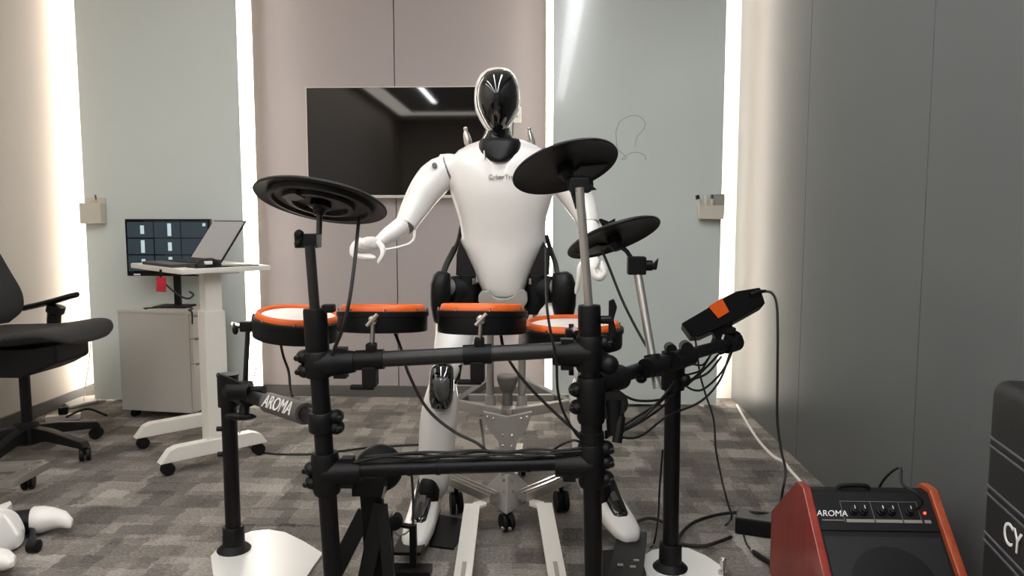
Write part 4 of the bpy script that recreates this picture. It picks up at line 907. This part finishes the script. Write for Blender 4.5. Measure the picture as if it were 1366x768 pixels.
# ------------------------------------------------------------------ black case at the wall
k0 = P(1319, 520, 1.5); k0 = V((k0.x, 1.5, 0)); ku = V((-.19, -.98, 0)).normalized(); kn = V((-.98, .19, 0)).normalized(); KH, KL, KD = .735, .62, .17
cs = thing('hard_case', 'black ribbed hard case with white lettering beside the amplifier', 'case', k0 + ku * KL / 2 - kn * KD / 2)
def KP(u, z, o=0): return k0 + ku * u + Z_ * z + kn * o
rk3 = Matrix((ku, -kn, Z_)).transposed()
MB().box(KP(KL / 2, (KH + .03) / 2, -KD / 2), (KL, KD, KH - .03), rk3).build('shell', 'case_black', cs, bevel=.028, segs=4)
for z in (.62, .603, .523, .506, .427, .411, .332, .316, .236, .22, .14, .124):
    MB().bar(KP(.022, z, .001), KP(KL - .022, z, .001), .004, .004).build('rib', 'groove', cs, bevel=.001)
for u in (.06, KL - .06):
    for o in (-.04, -KD + .04): caster(KP(u, 0, o), .022, kn, cs, wd=.016, stem=.05)
text('case_lettering', 'CY', .06, 'print_white', basis(KP(.152, .467, .002), ku, Z_), cs, .0008)

# ------------------------------------------------------------------ spare robot limb and stand foot lying at the left
g = G(60, 712); S_Y = g.y
sr = thing('detached_robot_limb', 'detached white robot limb with black joint lying on carpet', 'robot limb', V((g.x - .1, g.y, 0)))
MB().tube([G(x, y, z) for x, y, z in ((40, 694, .047), (41, 694, .047), (45, 693.5, .047), (58, 692.5, .047), (70, 691.5, .047), (82, 692.5, .044), (90, 697, .036), (93, 703, .026))], [.02, .037, .045, .044, .037, .029, .02, .006], 24).build('foot_shell', 'white_shell', sr, ang=60)
MB().tube([G(0, 704, .05), G(20, 699, .048), G(40, 694.5, .047), (G(48, 694, .047))], [.042, .044, .04, .036], 22).build('ankle_joint', 'black_plastic', sr)
MB().loft([sell(G(x, y, z), (ux * .3 + Z_ * -.95).normalized(), Y_, a_, b_, 22) for x, y, z, a_, b_ in ((22, 706, .06, .015, .015), (20, 706, .062, .04, .04), (14, 706, .068, .062, .055), (2, 707, .074, .072, .065), (-20, 710, .078, .076, .07), (-60, 716, .078, .074, .07), (-110, 722, .06, .05, .06))]).build('shin_shell', 'white_shell', sr, ang=60)
MB().tube([G(x, y, .04) for x, y in ((-40, 743), (-10, 745), (4, 747), (11, 749), (15, 753))], [.034, .034, .032, .024, .008], 18).build('side_shell', 'white_shell', sr, ang=60)
MB().prism([G(x, y, .09) for x, y in ((-10, 676), (14, 667), (16, 671), (4, 681), (-10, 686))], (0, 0, -.05)).build('fin', 'white_shell', sr, bevel=.004)
a = G(46, 736); MB().lathe(V((a.x, a.y, .02)) - X_ * .02, X_, [(.012, 0), (.02, .004), (.02, .034), (.012, .038)], 20).build('roller', 'black_rubber', sr)
MB().tube([V((a.x, a.y, .03)), G(42, 706, .03)], .009, 10).build('roller_stem', 'black_plastic', sr)
tip = G(58, 620, .09)
s2 = thing('stand_base', 'grey aluminium stand base with castor beside office chair', 'stand', V((tip.x - .15, tip.y, 0)))
MB().bar(tip, G(8, 646, .09), .05, .03).build('base_arm', 'aluminium', s2, bevel=.003)
MB().bar(tip, G(-30, 624, .09), .045, .03).build('base_arm', 'aluminium', s2, bevel=.003)
caster(tip + V((-.05, -.02, 0)), .034, V((1, .4, 0)), s2, wd=.022, stem=.08)
for px, py in ((34, 620), (44, 620), (40, 627)): 
    a = G(px, py, .106); MB().lathe(a, Z_, [(.006, 0), (.006, .004), (.003, .006)], 10).build('bolt', 'chrome', s2)

# ------------------------------------------------------------------ adapter, cables
a = [G(x, y, .0) for x, y in ((979, 718), (979, 700), (1046, 690), (1050, 722))]
a0 = G(980, 712); a1_ = G(1050, 722); 
b = thing('power_adapter', 'black power adapter block on carpet behind the amplifier', 'power adapter', V(((a0.x + a1_.x) / 2, a0.y + .04, 0)))
dd = (a1_ - a0).normalized(); nn_ = V((-dd.y, dd.x, 0))
MB().prism([a0, a1_, a1_ + nn_ * .1, a0 + nn_ * .1], (0, 0, .055)).build('block', 'black_plastic', b, bevel=.006)
MB().prism([a0 + nn_ * .005 + dd * .005 + Z_ * .055, a1_ + nn_ * .005 - dd * .005 + Z_ * .055, a1_ + nn_ * .095 - dd * .005 + Z_ * .055, a0 + nn_ * .095 + dd * .005 + Z_ * .055], (0, 0, .002)).build('top_label', 'sleeve_grey', b)
cable([P(1021, 388, 2.44), P(1030, 391, 2.43), P(1036, 405, 2.42), P(1037.5, 440, 2.4), P(1037, 500, 2.38), P(1037, 560, 2.36), P(1042, 600, 2.34), P(1048, 628, 2.32), P(1044, 655, 2.30), G(1038, 690, .06)], .0042, 'black lead hanging from drum module plug to the adapter')
cable([G(983, 540, .02), G(992, 556, .005), G(1010, 585, .005), G(1030, 607, .005), G(1045, 616, .005), G(1055, 628, .005), G(1072, 647, .005), G(1090, 672, .005)], .0065, 'white power cable running along the floor by grey wall', 'cable_white')
cable([P(927, 449, 2.44), P(930, 470, 2.44), P(934, 500, 2.42), P(941, 525, 2.4), P(952, 560, 2.38), P(955, 600, 2.36), P(963, 640, 2.34), P(970, 668, 2.32), G(976, 690, .01), G(968, 700, .006)], .0032, 'thin wavy black cable hanging from drum module underside to carpet')
cable([G(975, 716, .012), G(960, 722, .02), G(935, 728, .01), G(905, 722, .01), G(920, 700, .02), G(950, 688, .02), G(985, 683, .03), G(1010, 684, .06), G(1050, 688, .03), G(1075, 690, .02)], .006, 'thick black cable looping on carpet in front of adapter')
cable([G(850, 695, .01), G(865, 691, .02), G(880, 694, .02), G(900, 705, .01), G(905, 718, .008)], .006, 'thick black cable curving across carpet beside hi-hat pedal')
t = thing('jack_lead', 'black audio lead with chrome jack lying by amplifier', 'cable', G(1020, 745))
MB().tube(cat([G(992, 712, .006), G(994, 720, .006), G(998, 728, .006), G(1005, 735, .01)], 5), .003, 8).build('lead', 'cable_black', t)
MB().tube([G(1005, 735, .01), G(1008, 738, .01), G(1030, 752, .01)], [.006, .0085, .007], 10).build('plug', 'black_rubber', t)
MB().tube([G(1030, 752, .01), G(1037, 757, .01)], .004, 10).build('plug_tip', 'chrome', t)
MB().tube([G(1003, 733, .01), G(1006, 736, .01)], .006, 10).build('collar', 'grey_casting', t)
lead = 'black signal lead strung from rack post to drum module'
def rackcab(pts, label=lead, r=.0035, group='leads along the rack wing'): cable(pts, r, label, group=group)
e0 = P(808, 584, 1.80)
for k, (m1, m2, m3) in enumerate((((840, 562), (880, 535), (905, 505)), ((845, 568), (885, 541), (912, 512)), ((850, 564), (888, 525), (915, 488)), ((850, 583), (890, 555), (935, 535)), ((835, 570), (870, 545), (900, 520)))):
    end = ((958, 473), (962, 476), (945, 478), (974, 470), (950, 470))[k]
    rackcab([e0 + Z_ * .004 * k, P(*m1, 1.9), P(*m2, 2.08), P(*m3, 2.2), P((m3[0] + end[0]) / 2 + 6, (m3[1] + end[1]) / 2 + 4, 2.32), P(*end, 2.42)])
rackcab([P(806, 528, 1.80), P(825, 525, 1.85), P(850, 534, 1.95), P(880, 533, 2.05), P(900, 524, 2.14), P(925, 506, 2.3), P(950, 482, 2.42)], 'black signal lead sagging under the rack wing bar')
rackcab([P(914, 514, 2.24), P(925, 520, 2.3), P(938, 519, 2.34), P(955, 505, 2.4), P(968, 488, 2.42), P(976, 470, 2.44)], 'black signal lead looping below the drum module clamp')
cable([P(479, 290, 1.88), P(477, 310, 1.84), P(473, 350, 1.78), P(466, 400, 1.73), P(458, 435, 1.72), P(448, 460, 1.73), P(443, 474, 1.735)], .0045, 'black lead hanging from the ringed cymbal')
cable([P(803, 334, 2.1), P(812, 355, 2.09), P(830, 400, 2.07), P(850, 440, 2.05), P(868, 470, 2.02), P(878, 478, 2.0)], .004, 'black lead running down beside the slanting cymbal rod')
cable([P(373, 452, 2.12), P(378, 475, 2.12), P(385, 495, 2.12), P(387, 515, 2.1), P(390, 528, 2.06)], .004, 'black lead dropping from drum pad near laptop table')
cable([P(526, 442, 1.9), P(535, 465, 1.87), P(545, 498, 1.85), P(570, 545, 1.84), P(605, 575, 1.83), P(635, 590, 1.82), P(650, 602, 1.80), P(660, 607, 1.79)], .004, 'black lead draped from crossbar drum pad to lower bar')
cable([P(668, 446, 1.9), P(672, 465, 1.87), P(684, 488, 1.86), P(705, 515, 1.85), P(740, 550, 1.84), P(770, 577, 1.82), P(782, 588, 1.81)], .004, 'black lead draped from middle drum pad to rack post')
cable([P(728, 330, 1.82), P(729, 400, 1.75), P(734, 440, 1.735), P(742, 480, 1.735), P(744, 520, 1.75), P(752, 550, 1.76), P(768, 578, 1.77), P(780, 590, 1.775)], .0032, 'thin black lead hanging in front of robot hip')
random.seed(3)
for k in range(4):
    f0 = la + (lb2 - la) * (.12 + .02 * k); pts = []
    for i in range(9):
        f = .12 + .02 * k + (.86 - .02 * k) * i / 8; pts.append(la + (lb2 - la) * f + V((0, -.012 - .006 * (k % 2), .021 + .004 * k + random.uniform(-.002, .012))))
    cable(pts, .0032, 'black lead lying along the lower rack crossbar', group='leads along the lower crossbar')
cable([P(738, 600, 1.78), P(750, 592, 1.77), P(765, 587, 1.77), P(776, 590, 1.775)], .0032, 'short black lead arching into rack post above lower crossbar')
cable([P(549, 634, 1.77), P(551, 660, 1.78), P(551, 690, 1.9), P(551, 699, 2.1)], .0032, 'black lead dropping from lower crossbar to kick pedal')
cable([P(884, 600, 2.16), P(880, 650, 2.2), P(878, 690, 2.25), G(873, 722, .006), G(868, 730, .006)], .0032, 'black lead dropping behind the rack wing post to carpet')
cable([G(325, 585, .004), G(345, 602, .004), G(400, 606, .004), G(450, 602, .004), G(500, 596, .004), G(560, 593, .004)], .005, 'black floor cable running from laptop table behind the kick tower')
cable([P(342, 490, 2.6), P(330, 540, 2.9), P(322, 565, 3.0), G(318, 590, .004)], .0025, 'thin pale wire hanging behind rack wing post', 'clear_wire')
cable([P(641, 560, 2.2), P(644, 580, 2.1), P(646, 600, 1.9)], .004, 'stub of black lead beside the stand post')
